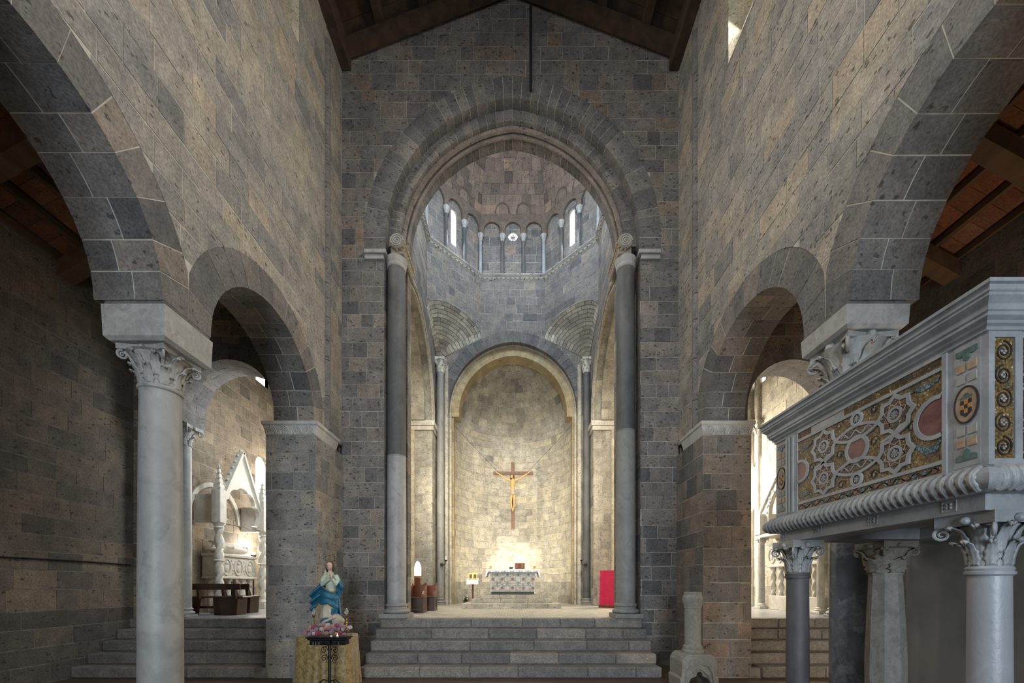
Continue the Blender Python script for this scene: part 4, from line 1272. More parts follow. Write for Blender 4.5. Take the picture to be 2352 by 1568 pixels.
def base_part(col, r, z0, h, mat, plinth=1.35):
    g = G()
    g.box(-r * plinth, r * plinth, -r * plinth, r * plinth, z0, z0 + h * 0.3, 0.008)
    pr = [(r * 1.3, z0 + h * 0.3)]
    for i in range(7): a = -math.pi / 2 + math.pi * i / 6; pr.append((r * 1.22 + h * 0.14 * math.cos(a), z0 + h * 0.44 + h * 0.14 * math.sin(a)))
    pr += [(r * 1.12, z0 + h * 0.62), (r * 1.1, z0 + h * 0.72)]
    for i in range(7): a = -math.pi / 2 + math.pi * i / 6; pr.append((r * 1.08 + h * 0.09 * math.cos(a), z0 + h * 0.84 + h * 0.09 * math.sin(a)))
    pr.append((r, z0 + h))
    g.lathe(pr, 28)
    return auto_smooth(g.mk('base', mat, col))

_thing = thing
def thing(*a, **k):
    o = _thing(*a, **k); o['kind'] = 'thing'; return o
# arcade columns
for sx, cx, mats, cap0 in ((-1, -4.12, ('marble_grey', 'capital_stone'), 4.03), (1, 3.945, ('marble_dark', 'capital_stone'), 3.93)):
    for i, cy in enumerate(COLY):
        if i == 2: continue
        where = 'left' if sx < 0 else 'right'
        lab = {(-1, 0): 'pale grey veined marble column of the left arcade with leafy capital', (-1, 1): 'left arcade column nearest the viewer',
               (1, 0): 'dark blue-grey marble column standing behind the pulpit', (1, 1): 'right arcade column nearest the viewer'}[sx, i]
        col = thing('arcade_column', lab, 'column', (cx, cy, 0), group='nave arcade columns')
        sm = M[mats[0]]
        base_part(col, 0.215, 0.0, 0.26, M['marble_grey'])
        g = G().lathe(shaft_prof(0.212, 0.192, 0.26, cap0 - 0.05) + [(0.208, cap0 - 0.04), (0.214, cap0 - 0.02), (0.206, cap0)], 40)
        auto_smooth(g.mk('shaft', sm, col))
        ab0 = 4.43 if sx < 0 else 4.56
        capital(col, 0.195, cap0, ab0 + 0.0, 0.265 if sx < 0 else 0.28, M[mats[1]], n=9)
        # block above the capital
        hx = 0.345
        g = G(); v = []
        for z, a in ((ab0, 0.30), (ab0 + 0.035, hx - 0.01), (4.80, hx), ):
            v += [(-a, -a, z), (a, -a, z), (a, a, z), (-a, a, z)]
        f = [(3, 2, 1, 0), (8, 9, 10, 11)]
        for q in range(2):
            for j in range(4): f.append((q * 4 + j, q * 4 + (j + 1) % 4, q * 4 + 4 + (j + 1) % 4, q * 4 + 4 + j))
        g.add(v, f)
        bl = g.mk('impost_block', M['capital_stone'], col)
        G().box(-0.325, 0.325, -0.325, 0.325, 4.80, 4.849).mk('bed_joint', M['stone'], col, tint=0.15)

# great columns carrying the crossing arch
for s, zsplit in ((-1, Z(1050, 9.0)), (1, Z(992, 9.0))):
    cx = X(911 if s < 0 else 1437, 8.98)
    side = 'left' if s < 0 else 'right'
    col = thing('great_column', ('tall two-tone grey column on the %s of the crossing arch, above the choir seat' % side) if s < 0 else 'tall two-tone grey column on the right of the crossing arch, by the crimson cover', 'column', (cx, 8.98, HF), group='columns of the crossing arch')
    r = 0.205
    base_part(col, r, 0.0, 0.34, M['granite_light'], 1.5)
    auto_smooth(G().lathe(shaft_prof(r * 1.03, r, 0.34, zsplit - HF - 0.02) + [(r * 1.04, zsplit - HF - .015), (r * 1.04, zsplit - HF)], 32).mk('lower_shaft', M['granite_light'] if s > 0 else M['marble_grey'], col))
    auto_smooth(G().lathe(shaft_prof(r * 0.99, r * 0.93, zsplit - HF, 7.80), 32).mk('upper_shaft', M['granite_dark'], col))
    g = G().lathe([(r * 0.95, 7.80), (r * 1.03, 7.82), (r * 1.05, 7.87), (r * 1.0, 7.89), (r * 1.12, 7.96), (r * 1.14, 8.02)], 32)
    auto_smooth(g.mk('collar', M['capital_stone'], col))
    # carved bolster running back under the arch, its round end cut as a spiral
    bx, bz, br = -s * 0.07, 8.275, 0.165
    sc = G().lathe([(br * 0.9, 0), (br, 0.02), (br, 0.94)], 24)
    sc.xform(Matrix.Translation((bx, -0.26, bz)) @ Matrix.Rotation(-math.pi / 2, 4, 'X'))
    so = auto_smooth(sc.mk('bolster', M['capital_tan'], col))
    G().box(bx - br * 0.9, bx + br * 0.9, -0.2, 0.62, 8.02, 8.2, 0.02).mk('bolster_bed', M['capital_tan'], col)
    rel = G()
    for i in range(11):
        yy = -0.20 + i * 0.08
        for k in range(4):
            a = math.pi * (1.02 + k * 0.16) if s > 0 else math.pi * (-0.02 - k * 0.16)
            rel.ball((bx + br * math.cos(a), yy, bz + br * math.sin(a)), (0.03, 0.046, 0.036), 6, 4)
    rel.mk('bolster_carving', M['stone_gold'], col, tint=0.6)
    sp = G().tube([(bx + 0.145 * (1 - t) * math.cos(t * 19), -0.265, bz + 0.145 * (1 - t) * math.sin(t * 19)) for t in [i / 60 for i in range(58)]], 0.014, 5)
    sp.mk('spiral', M['capital_stone'], col)

# corner shafts beside the apse arch
for s in (-1, 1):
    cx = X(1012 if s < 0 else 1347, 15.1)
    col = thing('corner_column', 'slender stone corner column %s of the apse arch with small capital' % ('left' if s < 0 else 'right'), 'column', (cx, 15.08, HF), group='corner columns of the crossing')
    r = 0.135
    base_part(col, r, 0, 0.25, M['granite_light'], 1.4)
    auto_smooth(G().lathe(shaft_prof(r, r * 0.95, 0.25, 8.75), 20).mk('shaft', M['granite_light'] if s < 0 else M['granite_dark'], col))
    capital(col, r * 0.98, 8.75, 9.30, 0.19, M['marble_cream'], 2, 6, True, 0.09)
# columns under the small aisle arches
for s in (-1, 1):
    cx = -7.53 if s < 0 else 7.38
    col = thing('aisle_column', 'small grey column with leafy capital under the %s aisle arch' % ('left' if s < 0 else 'right'), 'column', (cx, 9.12, HF), group='aisle arch columns')
    r = 0.13
    base_part(col, r, 0, 0.22, M['marble_grey'], 1.3)
    auto_smooth(G().lathe(shaft_prof(r, r * 0.92, 0.22, 3.90), 20).mk('shaft', M['marble_grey'], col))
    capital(col, r * 0.95, 3.90, 4.36, 0.24, M['capital_stone'], 2, 6, True, 0.07)

# ---------------------------------------------------------------- the inlaid marble pulpit
def worldloc(o):
    p = Vector((0, 0, 0))
    while o is not None: p += o.location; o = o.parent
    return p
def mkw(g, name, mat, parent, **k):
    """geometry given in world coordinates under an unrotated parent"""
    g.xform(Matrix.Translation(-worldloc(parent)))
    return g.mk(name, mat, parent, **k)
PX, PYN, PYF = 2.70, 2.276, 4.096
PXB = 4.12
pul = thing('pulpit', 'white marble pulpit with mosaic inlay raised on columns at the right', 'pulpit', (3.35, 3.2, 0))
fp = frame((PX, 3.776, 0), (0, -1, 0)); ff = frame((PX, PYN, 0), (1, 0, 0))
UF, UN = 3.776 - PYF, 3.776 - PYN
W = M['marble_white']
body = mkw(G().box(PX, PXB, PYN, PYF, 2.40, 3.26), 'parapet', W, pul)
def sweep(prof, name, mat, parent):
    v, f = [], []
    n = 4
    for o, z in prof: v += [(PXB, PYF + o, z), (PX - o, PYF + o, z), (PX - o, PYN - o, z), (PXB, PYN - o, z)]
    for k in range(len(prof) - 1):
        for i in range(3): f.append((k * n + i, k * n + i + 1, k * n + n + i + 1, k * n + n + i))
    o = mkw(G().add(v, f), name, mat, parent); return o
sweep([(0, 3.20), (0.012, 3.205), (0.012, 3.225), (0.028, 3.235), (0.028, 3.25), (0.05, 3.265), (0.05, 3.285), (0.058, 3.29), (0.062, 3.32), (0.09, 3.35), (0.09, 3.365), (0.098, 3.37), (0.10, 3.40), (0.115, 3.405), (0.115, 3.425), (-0.4, 3.43)], 'cornice', W, pul)
tor = [(0.0, 2.435), (0.02, 2.43)] + [(0.015 + 0.075 * math.cos(a), 2.355 + 0.07 * math.sin(a)) for a in [math.pi / 2 - math.pi * i / 10 for i in range(11)]] + [(-0.04, 2.285)]
tm = sweep(tor, 'leaf_moulding', W, pul); auto_smooth(tm)
def torus_leaf(flip):
    """a lobed leaf lying on the rounded moulding; x outwards, y along it"""
    nu, nv = 8, 14; v, f = [], []
    for j in range(nv + 1):
        t = j / nv; a = math.radians(-62 + 138 * t); q = 1 - t if flip else t
        hw = 0.031 * (math.sin(math.pi * (0.12 + 0.86 * q)) ** 0.5) * (1 - 0.35 * abs(math.sin(q * math.pi * 4)))
        for i in range(nu + 1):
            w_ = i / nu * 2 - 1
            rr = 0.072 + 0.016 * (1 - abs(w_) ** 1.5) + 0.005 * math.cos(w_ * 9) - (0.006 if abs(w_) < 0.1 else 0)
            v.append((rr * math.cos(a) * 1.05, w_ * hw + 0.004 * math.sin(q * 9), rr * math.sin(a)))
    for j in range(nv):
        for i in range(nu):
            a = j * (nu + 1) + i; f.append((a, a + 1, a + nu + 2, a + nu + 1))
    me = bpy.data.meshes.new('leaf'); me.from_pydata(v, [], f); me.polygons.foreach_set('use_smooth', [True] * len(f)); me.materials.append(W)
    return me
lms = (torus_leaf(False), torus_leaf(True))
for i in range(36):
    o = bpy.data.objects.new('leaf', lms[i % 2]); link(o, tm)
    y = PYN - 0.03 + (PYF - PYN + 0.06) * (i + 0.5) / 36
    o.location = Vector((PX - 0.015, y, 2.355)) - worldloc(tm); o.rotation_euler = (0, 0, math.pi)
for i in range(5):
    o = bpy.data.objects.new('leaf', lms[i % 2]); link(o, tm)
    o.location = Vector((PX + 0.01 + i * 0.054, PYN - 0.015, 2.355)) - worldloc(tm); o.rotation_euler = (0, 0, -math.pi / 2)
g = G()
for a, b, c, d in ((PX + 0.03, PX + 0.28, PYN + 0.03, PYF - 0.03), (PXB - 0.3, PXB, PYN + 0.03, PYF - 0.03), (PX + 0.28, PXB - 0.3, PYF - 0.35, PYF - 0.03), (PX + 0.28, PXB - 0.3, PYN + 0.03, PYN + 0.30)):
    g.box(a, b, c, d, 2.19, 2.30)
mkw(g, 'architrave', W, pul)
mkw(G().box(PX + 0.2, PXB - 0.2, PYN + 0.2, PYF - 0.2, 2.29, 2.41), 'floor_slab', M['marble_grey'], pul)
# carved squares on the architrave
for u in (-0.26, 0.2, 0.75, 1.28):
    g = G(); fa = frame((PX + 0.03, 3.776, 0), (0, -1, 0))
    g.band([(u - .04, 2.215), (u + .04, 2.215), (u + .04, 2.28), (u - .04, 2.28)], 0.006, -0.004, 0, fa)
    for q in range(4):
        a = q * math.pi / 2 + .78; g.ball(fa(u + .015 * math.cos(a), 2.2475 + .015 * math.sin(a), -.002), .009, 6, 4)
    mkw(g, 'carved_square', W, pul)

def circ(c, r, n=28, a0=0.0, a1=TAU, ry=None):
    full = abs(a1 - a0 - TAU) < 1e-6
    return [(c[0] + r * math.cos(a0 + (a1 - a0) * i / n), c[1] + (ry or r) * math.sin(a0 + (a1 - a0) * i / n)) for i in range(n if full else n + 1)]
def star(c, R, q=0.78, n=8, rot=0.0):
    return [(c[0] + (R if i % 2 == 0 else R * q) * math.cos(rot + math.pi * i / n), c[1] + (R if i % 2 == 0 else R * q) * math.sin(rot + math.pi * i / n)) for i in range(2 * n)]
# main mosaic field
pan = mkw(G().prism(rect(0, 1.274, 2.455, 3.195), -0.003, 0.01, fp), 'mosaic_panel', M['mosaic_gold'], pul)
def inlay(name, mat, *shapes, d=-0.007, fr=None, par=None):
    g = G()
    for q_, P in enumerate(shapes): g.prism(P, d - 0.0003 * q_, 0.0, fr or fp)
    return mkw(g, name, mat, par or pan)
_bn = [0]
def bands(name, mat, w, *lines, d=-0.012, closed=True, fr=None, par=None):
    g = G(); _bn[0] += 1; d = d - 0.0005 * (_bn[0] % 6)
    for q_, P in enumerate(lines): g.band(P, w, d - 0.0004 * q_, 0.0, fr or fp, closed)
    return mkw(g, name, mat, par or pan)
for P in (rect(0, 1.274, 2.515, 2.54), rect(0, 1.274, 3.105, 3.13), rect(-0.012, 0.0, 2.44, 3.2), rect(1.274, 1.30, 2.44, 3.2), rect(0, 1.274, 2.44, 2.458), rect(0, 1.274, 3.19, 3.205)):
    inlay('border_strip', W, P, d=-0.012)
inlay('plain_strip', M['marble_grey'], rect(0.17, 0.52, 3.13, 3.19), d=-0.006)
S = [(0.317, 2.96), (0.317, 2.685), (0.963, 2.96), (0.963, 2.685)]
for c in S:
    bands('star_band', W, 0.026, star(c, 0.132, 0.80))
    inlay('star_field', M['mosaic_dark'], *[[c, *(star(c, 0.112, 0.74)[i:i + 2] if i < 15 else [star(c, 0.112, 0.74)[15], star(c, 0.112, 0.74)[0]])] for i in range(16)])
    bands('star_outline', M['tan_mosaic'], 0.006, star(c, 0.088, 0.70, rot=math.pi / 8), d=-0.009)
    bands('ring', W, 0.018, circ(c, 0.047))
    inlay('ring_field', M['ink'], circ(c, 0.036), d=-0.008)
    inlay('rosette', W, *[[(c[0], c[1]), (c[0] + .022 * math.cos(a - .25), c[1] + .022 * math.sin(a - .25)), (c[0] + .03 * math.cos(a), c[1] + .03 * math.sin(a)), (c[0] + .022 * math.cos(a + .25), c[1] + .022 * math.sin(a + .25))] for a in [TAU * i / 8 for i in range(8)]], d=-0.011)
# middle and side discs
inlay('disc', M['porphyry'], circ((0.65, 2.825), 0.082)); bands('ring', W, 0.026, circ((0.65, 2.825), 0.095))
arcL = circ((0.035, 2.825), 0.095, 20, -1.9, 1.9); arcL = [p for p in arcL if p[0] > 0.002]
inlay('disc', M['porphyry'], [(0.0, 2.745)] + [((p[0] - 0.035) * .86 + .035, (p[1] - 2.825) * .86 + 2.825) for p in arcL] + [(0.0, 2.905)]); bands('ring', W, 0.026, arcL, closed=False)
arcR = [p for p in circ((1.235, 2.825), 0.125, 36, 0.9, TAU - 0.9) if p[0] < 1.272]
inlay('disc', M['porphyry'], [((p[0] - 1.235) * .88 + 1.235, (p[1] - 2.825) * .88 + 2.825) for p in arcR] + [(1.273, 2.74), (1.273, 2.91)][::1]); bands('ring', W, 0.028, arcR, closed=False)
for c in ((0.65, 3.06), (0.65, 2.585)):
    bands('ring', W, 0.02, circ(c, 0.045)); inlay('ring_field', M['ink'], circ(c, 0.035), d=-.008)
    inlay('rosette', W, *[[(c[0], c[1]), (c[0] + .02 * math.cos(a - .25), c[1] + .02 * math.sin(a - .25)), (c[0] + .028 * math.cos(a), c[1] + .028 * math.sin(a)), (c[0] + .02 * math.cos(a + .25), c[1] + .02 * math.sin(a + .25))] for a in [TAU * i / 8 for i in range(8)]], d=-0.011)
for zc in (2.955, 2.69):
    up = [(0.44 + 0.40 * t, zc + 0.055 * math.sin(math.pi * t)) for t in [i / 16 for i in range(17)]]
    dn = [(0.44 + 0.40 * t, zc - 0.055 * math.sin(math.pi * t)) for t in [i / 16 for i in range(17)]]
    inlay('lens_field', M['mosaic_dark'], dn + up[::-1][1:-1], d=-.006)
    bands('interlace_band', W, 0.022, up, dn, closed=False)
    bands('vine', W, 0.008, [(0.5 + 0.28 * t, zc + 0.02 * math.sin(t * 16)) for t in [i / 24 for i in range(25)]], d=-.009, closed=False)
for x in (0.317, 0.963):
    bands('interlace_band', W, 0.02, [(x - 0.10, 2.80), (x + 0.02, 2.825), (x + 0.10, 2.86)], closed=False)
# little bird and beast in blue tesserae
inlay('bird', M['mosaic_blue'], circ((1.17, 3.05), 0.05, 14, ry=0.022), circ((1.12, 3.058), 0.018, 10), [(1.20, 3.05), (1.26, 3.085), (1.25, 3.05)], [(1.10, 3.058), (1.07, 3.05), (1.10, 3.052)])
inlay('beast', M['mosaic_blue'], circ((1.20, 2.63), 0.055, 14, ry=0.026), [(1.15, 2.62), (1.10, 2.68), (1.125, 2.69), (1.18, 2.64)], circ((1.10, 2.685), 0.018, 10), [(1.22, 2.62), (1.265, 2.69), (1.268, 2.66)])
inlay('bird', M['mosaic_blue'], circ((0.10, 3.03), 0.05, 14, ry=0.02), circ((0.06, 3.01), 0.015, 10), [(0.13, 3.03), (0.18, 3.07), (0.17, 3.03)])
inlay('bird', M['mosaic_blue'], circ((0.10, 2.60), 0.05, 14, ry=0.02), circ((0.06, 2.62), 0.015, 10), [(0.13, 2.60), (0.18, 2.56), (0.17, 2.60)])
# scrolls in the ground
for (cx_, cz_) in ((0.18, 2.82), (0.48, 2.83), (0.80, 2.83), (0.80, 2.58), (0.50, 2.58), (0.80, 3.07), (0.48, 3.07), (1.08, 2.83)):
    bands('scroll', M['ink'], 0.004, [(cx_ + 0.04 * (1 - t * .8) * math.cos(t * 8), cz_ + 0.04 * (1 - t * .8) * math.sin(t * 8)) for t in [i / 26 for i in range(27)]], d=-.006, closed=False)
    inlay('bud', W, circ((cx_, cz_), 0.008, 8), d=-.008)
# vine border with roundels
bands('vine', M['ink'], 0.008, [(0.02 + 1.23 * t, 2.487 + 0.016 * math.sin(t * 66)) for t in [i / 120 for i in range(121)]], d=-.006, closed=False)
for i in range(19):
    inlay('roundel', M['mosaic_blue'] if i % 3 else M['porphyry'], circ((0.04 + i * 0.066, 2.487), 0.017, 12), d=-.007)
# inscription
def text_on(s, fr, u, v, size, mat, parent, name, depth=-0.009, width=None):
    cu = bpy.data.curves.new(name, 'FONT'); cu.body = s; cu.size = size; cu.extrude = 0.0; cu.resolution_u = 2
    o = bpy.data.objects.new(name, cu); COL.objects.link(o)
    dg = bpy.context.evaluated_depsgraph_get(); me = o.evaluated_get(dg).to_mesh()
    vs = [tuple(p.co) for p in me.vertices]; fs = [tuple(p.vertices) for p in me.polygons]
    bpy.data.objects.remove(o)
    x1 = max(p[0] for p in vs); k = (width / x1) if width else 1.0
    g = G().add([fr(u + p[0] * k, v + p[1], depth) for p in vs], fs)
    return mkw(g, name, mat, parent)
text_on('ECIS IUSSE XISTREOHVSTB', fp, 0.535, 3.142, 0.052, M['ink'], pan, 'inscription', width=0.725)
text_on('DUSCE', fp, 0.015, 3.142, 0.052, M['ink'], pan, 'inscription', width=0.14)

# crest panel near the corner and its twin at the far end
def crest_panel(u0, u1, full):
    uc = (u0 + u1) / 2; hw = (u1 - u0) / 2
    bk = mkw(G().prism(rect(u0, u1, 2.46, 3.195), -0.002, 0.01, fp), 'side_panel', W, pul)
    k = dict(par=bk)
    for z, s in ((3.14, -1), (2.52, 1)):
        inlay('trefoil', M['serpentine'], [(uc - hw * .8, z - s * .022), (uc + hw * .8, z - s * .022), (uc + hw * .8, z + s * .004), (uc + hw * .5, z + s * .016), (uc + hw * .28, z + s * .012), (uc + hw * .25, z + s * .034), (uc, z + s * .05), (uc - hw * .25, z + s * .034), (uc - hw * .28, z + s * .012), (uc - hw * .5, z + s * .016), (uc - hw * .8, z + s * .004)][::s], **k)
    for z, m_ in ((3.055, 'tan_mosaic'), (2.985, 'capital_stone'), (2.675, 'capital_stone'), (2.605, 'tan_mosaic')):
        for s in (-1, 1):
            inlay('square_inlay', M[m_], rect(uc + s * hw * .42 - hw * .33, uc + s * hw * .42 + hw * .33, z - .025, z + .025), **k)
    inlay('disc', M['tan_mosaic'], circ((uc, 2.83), hw * 0.86, 24, ry=0.105), **k)
    bands('disc_outline', M['ink'], 0.008, circ((uc, 2.83), hw * 0.88, 24, ry=0.107), d=-.009, **k)
    # shield with checks
    for i in range(3):
        for j in range(3):
            inlay('shield_check', M['ink'] if (i + j) % 2 == 0 else M['amber'], rect(uc - hw * .42 + i * hw * .28, uc - hw * .42 + (i + 1) * hw * .28, 2.78 + j * .026, 2.78 + (j + 1) * .026), d=-.009, **k)
    inlay('shield_point', M['ink'], [(uc - hw * .42, 2.78), (uc, 2.755), (uc + hw * .42, 2.78)], d=-.009, **k)
    inlay('shield_hat', M['serpentine'], circ((uc, 2.875), hw * .5, 12, ry=.01), circ((uc, 2.887), hw * .22, 10, ry=.012), d=-.009, **k)
crest_panel(1.335, 1.475, True); crest_panel(UF + 0.02, -0.165, False)
g = G().prism(rect(-0.15, -0.02, 2.44, 3.2), -0.014, 0.0, fp)
for i in range(3): g.prism(rect(-0.145 + i * .043, -0.125 + i * .043, 2.46, 3.19), -0.026, 0.0, fp)
mkw(g, 'fluted_strip', W, pul)
# corner strip and scroll panel on the end face
mkw(G().prism(rect(0, 0.035, 2.44, 3.2), -0.012, 0.0, ff).prism(rect(0.152, 0.19, 2.44, 3.2), -0.012, 0, ff).prism(rect(0.035, 0.152, 2.44, 2.475), -0.012, 0, ff).prism(rect(0.035, 0.152, 3.165, 3.2), -.012, 0, ff), 'corner_strip', W, pul)
sp = mkw(G().prism(rect(0.035, 0.152, 2.475, 3.165), -0.003, 0.01, ff), 'scroll_panel', M['mosaic_gold'], pul)
for i in range(5):
    cz_ = 2.545 + i * 0.136; sgn = 1 if i % 2 else -1
    bands('scroll', M['ink'], 0.008, [(0.0935 + 0.05 * (1 - t * .85) * math.cos(sgn * t * 13 + 1.6), cz_ + 0.058 * (1 - t * .85) * math.sin(sgn * t * 13 + 1.6)) for t in [k / 36 for k in range(37)]], d=-.006, closed=False, fr=ff, par=sp)
    inlay('bud', W, *[circ((0.0935 + .012 * math.cos(a), cz_ + .012 * math.sin(a)), .007, 8) for a in (0, 1.57, 3.14, 4.71)], d=-.007, fr=ff, par=sp)
sq = mkw(G().prism(rect(0.21, 0.33, 2.475, 3.165), -0.003, 0.01, ff), 'scroll_panel', M['mosaic_dark'], pul)

# supporting columns
def pulpit_column(x, y, r, zc, half, mat, capmat, name='shaft', octo=False):
    off = Vector((x, y, 0)) - pul.location
    g = G()
    if octo:
        g.lathe([(r * 1.25, 0), (r * 1.25, 0.2), (r * 1.06, 0.22), (r * 1.1, 0.6), (r * 1.12, 1.0), (r * 1.0, 1.5), (r * 0.88, zc - 0.03), (r * 0.96, zc)], 8)
    else:
        g.lathe([(r * 1.35, 0), (r * 1.35, 0.1), (r * 1.15, 0.14), (r * 1.2, 0.18), (r * 1.03, 0.22)] + shaft_prof(r * 1.02, r * 0.97, 0.23, zc - 0.06) + [(r * 1.12, zc - 0.05), (r * 1.14, zc - 0.035), (r * 1.04, zc - 0.03), (r * 1.1, zc - 0.015), (r, zc)], 32)
    o = g.mk(name, mat, pul)
    if not octo: auto_smooth(o)
    o.location += off
    c = capital(pul, r * 0.97, zc, 2.19, half, capmat, 2, 8 if not octo else 4, True, 0.07)
    c.location += off
pulpit_column(2.925, 2.45, 0.095, 1.87, 0.165, M['marble_near'], M['marble_white'])
pulpit_column(2.815, 3.95, 0.096, 1.88, 0.15, M['granite_dark'], M['marble_grey'])
pulpit_column(3.78, 4.05, 0.145, 1.88, 0.17, M['stand_stone'], M['capital_tan'], octo=True)
# plaster wall carrying the back of the pulpit
mkw(G().box(4.14, 4.34, 2.25, 4.20, 0, 2.40), 'support_wall', M['plaster'], pul)

# ---------------------------------------------------------------- altar and its things
thing = _thing
dais = G()
SL = [(-1.65, 1.515, 12.63, 1.035, 1.188), (-1.38, 1.264, 12.95, 1.188, 1.324), (-1.11, 1.037, 13.25, 1.324, 1.4545)]
d = thing('altar_steps', 'three low tan stone steps under the altar', 'steps', (AX, 13.6, HF))
for x0, x1, y0, z0, z1 in SL:
    n = 3; xs = [x0 + (x1 - x0) * i / n + (rnd.uniform(-.1, .1) if 0 < i < n else 0) for i in range(n + 1)]
    for a, b in zip(xs[:-1], xs[1:]):
        o = mkw(G().box(a + .002, b - .002, y0, 14.3, z0, z1, 0.012), 'step_slab', M['stone_pale'], d)
        at = o.data.attributes.new('tint', 'FLOAT', 'FACE'); at.data.foreach_set('value', [rnd.uniform(0.35, 0.8)] * len(o.data.polygons))
AZ = 1.4545
alt = thing('altar', 'altar with round and square mosaic inlays on its pale front', 'altar', (-0.033, 13.8, AZ))
mkw(G().box(-0.76, 0.695, 13.50, 14.12, AZ, 1.545, 0.01), 'plinth', M['granite_dark'], alt)
bd = mkw(G().box(-0.794, 0.728, 13.45, 14.15, 1.545, 2.19, 0.01), 'body', M['marble_cream'], alt)
mkw(G().box(-0.90, 0.835, 13.40, 14.2, 2.19, 2.30, 0.012), 'table_slab', M['marble_cream'], alt)
fA = frame((-0.794, 13.45, 0), (1, 0, 0))
mkw(G().prism(rect(0.05, 1.47, 1.585, 2.165), -0.002, 0.01, fA), 'inlay_field', M['mosaic_pale'], bd)
for z in (1.981, 1.678):
    for u in (0.238, 0.579, 0.943, 1.288):
        inlay('square_inlay', M['mosaic_pale'] if not (u == 0.943 and z > 1.8) else M['marble_cream'], rect(u - .085, u + .085, z - .085, z + .085), d=-.004, fr=fA, par=bd)
        bands('square_frame', M['marble_white'], 0.022, rect(u - .092, u + .092, z - .092, z + .092), d=-.008, fr=fA, par=bd)
    for u in (0.092, 0.40, 0.757, 1.12, 1.44):
        inlay('round_inlay', M['porphyry'], circ((u, z), 0.046, 18), d=-.006, fr=fA, par=bd)
        bands('round_frame', M['marble_white'], 0.014, circ((u, z), 0.052, 18), d=-.01, fr=fA, par=bd)
for z in (2.126, 1.834):
    for u in (0.238, 0.579, 0.943, 1.288):
        inlay('round_inlay', M['mosaic_blue'] if z > 2 else M['porphyry'], circ((u, z), 0.036, 18), d=-.006, fr=fA, par=bd)
        bands('round_frame', M['marble_white'], 0.014, circ((u, z), 0.042, 18), d=-.01, fr=fA, par=bd)
for z in (2.165, 1.585, 1.834):
    bands('inlay_strip', M['marble_white'], 0.012, [(0.05, z), (1.47, z)], d=-.006, closed=False, fr=fA, par=bd)
# altar cloth
g = G(); x0, x1, y0, y1 = -0.925, 0.865, 13.37, 14.23
N = 60; P = []
for i in range(N + 1): P.append((x0 + (x1 - x0) * i / N, y0))
for i in range(1, 25): P.append((x1, y0 + (y1 - y0) * i / 24))
for i in range(1, N + 1): P.append((x1 - (x1 - x0) * i / N, y1))
for i in range(1, 24): P.append((x0, y1 - (y1 - y0) * i / 24))
v, f = [], []; m = len(P)
for i, (x, y) in enumerate(P):
    side = abs(x - x0) < .03 or abs(x - x1) < .03
    drop = 0.26 if side else 0.085
    wv = 0.012 * math.sin(i * 1.9) + 0.008 * math.sin(i * 0.7)
    cxn, cyn = (-0.03, 13.8)
    ox = (1 if x > 0 else -1) * (0.03 if side else 0); 
    v += [(x, y, 2.315), (x + ox * 0.3, y - (0.004 if y < 13.4 else 0), 2.31 - 0.02), (x + ox + (wv if side else 0), y + (wv if not side else 0) * .6, 2.31 - drop + wv)]
for i in range(m):
    j = (i + 1) % m
    for k in range(2): f.append((i * 3 + k, i * 3 + k + 1, j * 3 + k + 1, j * 3 + k))
f.append(tuple(i * 3 for i in range(m)))
cl = mesh_obj('altar_cloth', v, f, M['cloth_white'])
tag(cl, 'white linen cloth draped over the altar top', 'cloth')
cl.modifiers.new('thickness', 'SOLIDIFY').thickness = 0.006
TOP = 2.318
for px, side in ((1127.5, 'left'), (1227.5, 'right')):
    x = X(px, 13.6)
    c = thing('altar_candle', 'white candle in a brass holder at the %s end of the altar' % side, 'candle', (x, 13.6, TOP), group='altar candles')
    auto_smooth(G().lathe([(0.075, 0), (0.07, .012), (0.03, .022), (0.018, .05), (0.03, .07), (0.05, .085), (0.052, .095), (0.02, .1)], 16).mk('holder', M['brass'], c))
    auto_smooth(G().lathe([(0.021, .098), (0.021, .35), (0.012, .358)], 14).mk('wax_stick', M['wax'], c))
    G().tube([(0, 0, .355), (0.002, 0, .375)], 0.003, 5).mk('wick', M['black'], c)
    G().tube([(-.055, -.03, .0), (-.06, -.03, .05), (0, -.03, .085), (.06, -.03, .05), (.055, -.03, 0)], 0.005, 6).mk('handle', M['brass'], c)
bk = thing('missal_stand', 'open brown book on a wooden stand on the altar', 'book stand', (X(1194, 13.62), 13.62, TOP))
R = Matrix.Rotation(math.radians(-38), 4, 'X')
g = G().box(-0.17, 0.17, -0.012, 0.012, -0.03, 0.22, 0.005); g.xform(Matrix.Translation((0, 0.02, 0.03)) @ Matrix.Rotation(math.radians(-32), 4, 'X')); g.mk('rest', M['wood_cross'], bk)
G().box(-0.15, 0.15, -0.05, 0.1, 0, 0.02, .004).mk('foot', M['wood_cross'], bk)
for s in (-1, 1):
    g = G()
    prof = [(0, 0.0), (0.05, 0.018), (0.11, 0.016), (0.155, 0.004)]
    v = []
    for u, h in prof: v += [(s * u, -0.014 - h, 0.0), (s * u, -0.014 - h, 0.20)]
    v += [(p[0], -0.012, p[2]) for p in v]
    n = len(prof) * 2
    f = [(2 * i, 2 * i + 2, 2 * i + 3, 2 * i + 1) for i in range(3)] + [(n + 2 * i, n + 2 * i + 1, n + 2 * i + 3, n + 2 * i + 2) for i in range(3)] + [(6, 7, n + 7, n + 6)] + [(2 * i, n + 2 * i, n + 2 * i + 2, 2 * i + 2) for i in range(3)] + [(2 * i + 1, 2 * i + 3, n + 2 * i + 3, n + 2 * i + 1) for i in range(3)]
    g.add(v, f).xform(Matrix.Translation((0, 0.02, 0.03)) @ Matrix.Rotation(math.radians(-32), 4, 'X')); g.mk('page_block', M['wood_red'], bk)
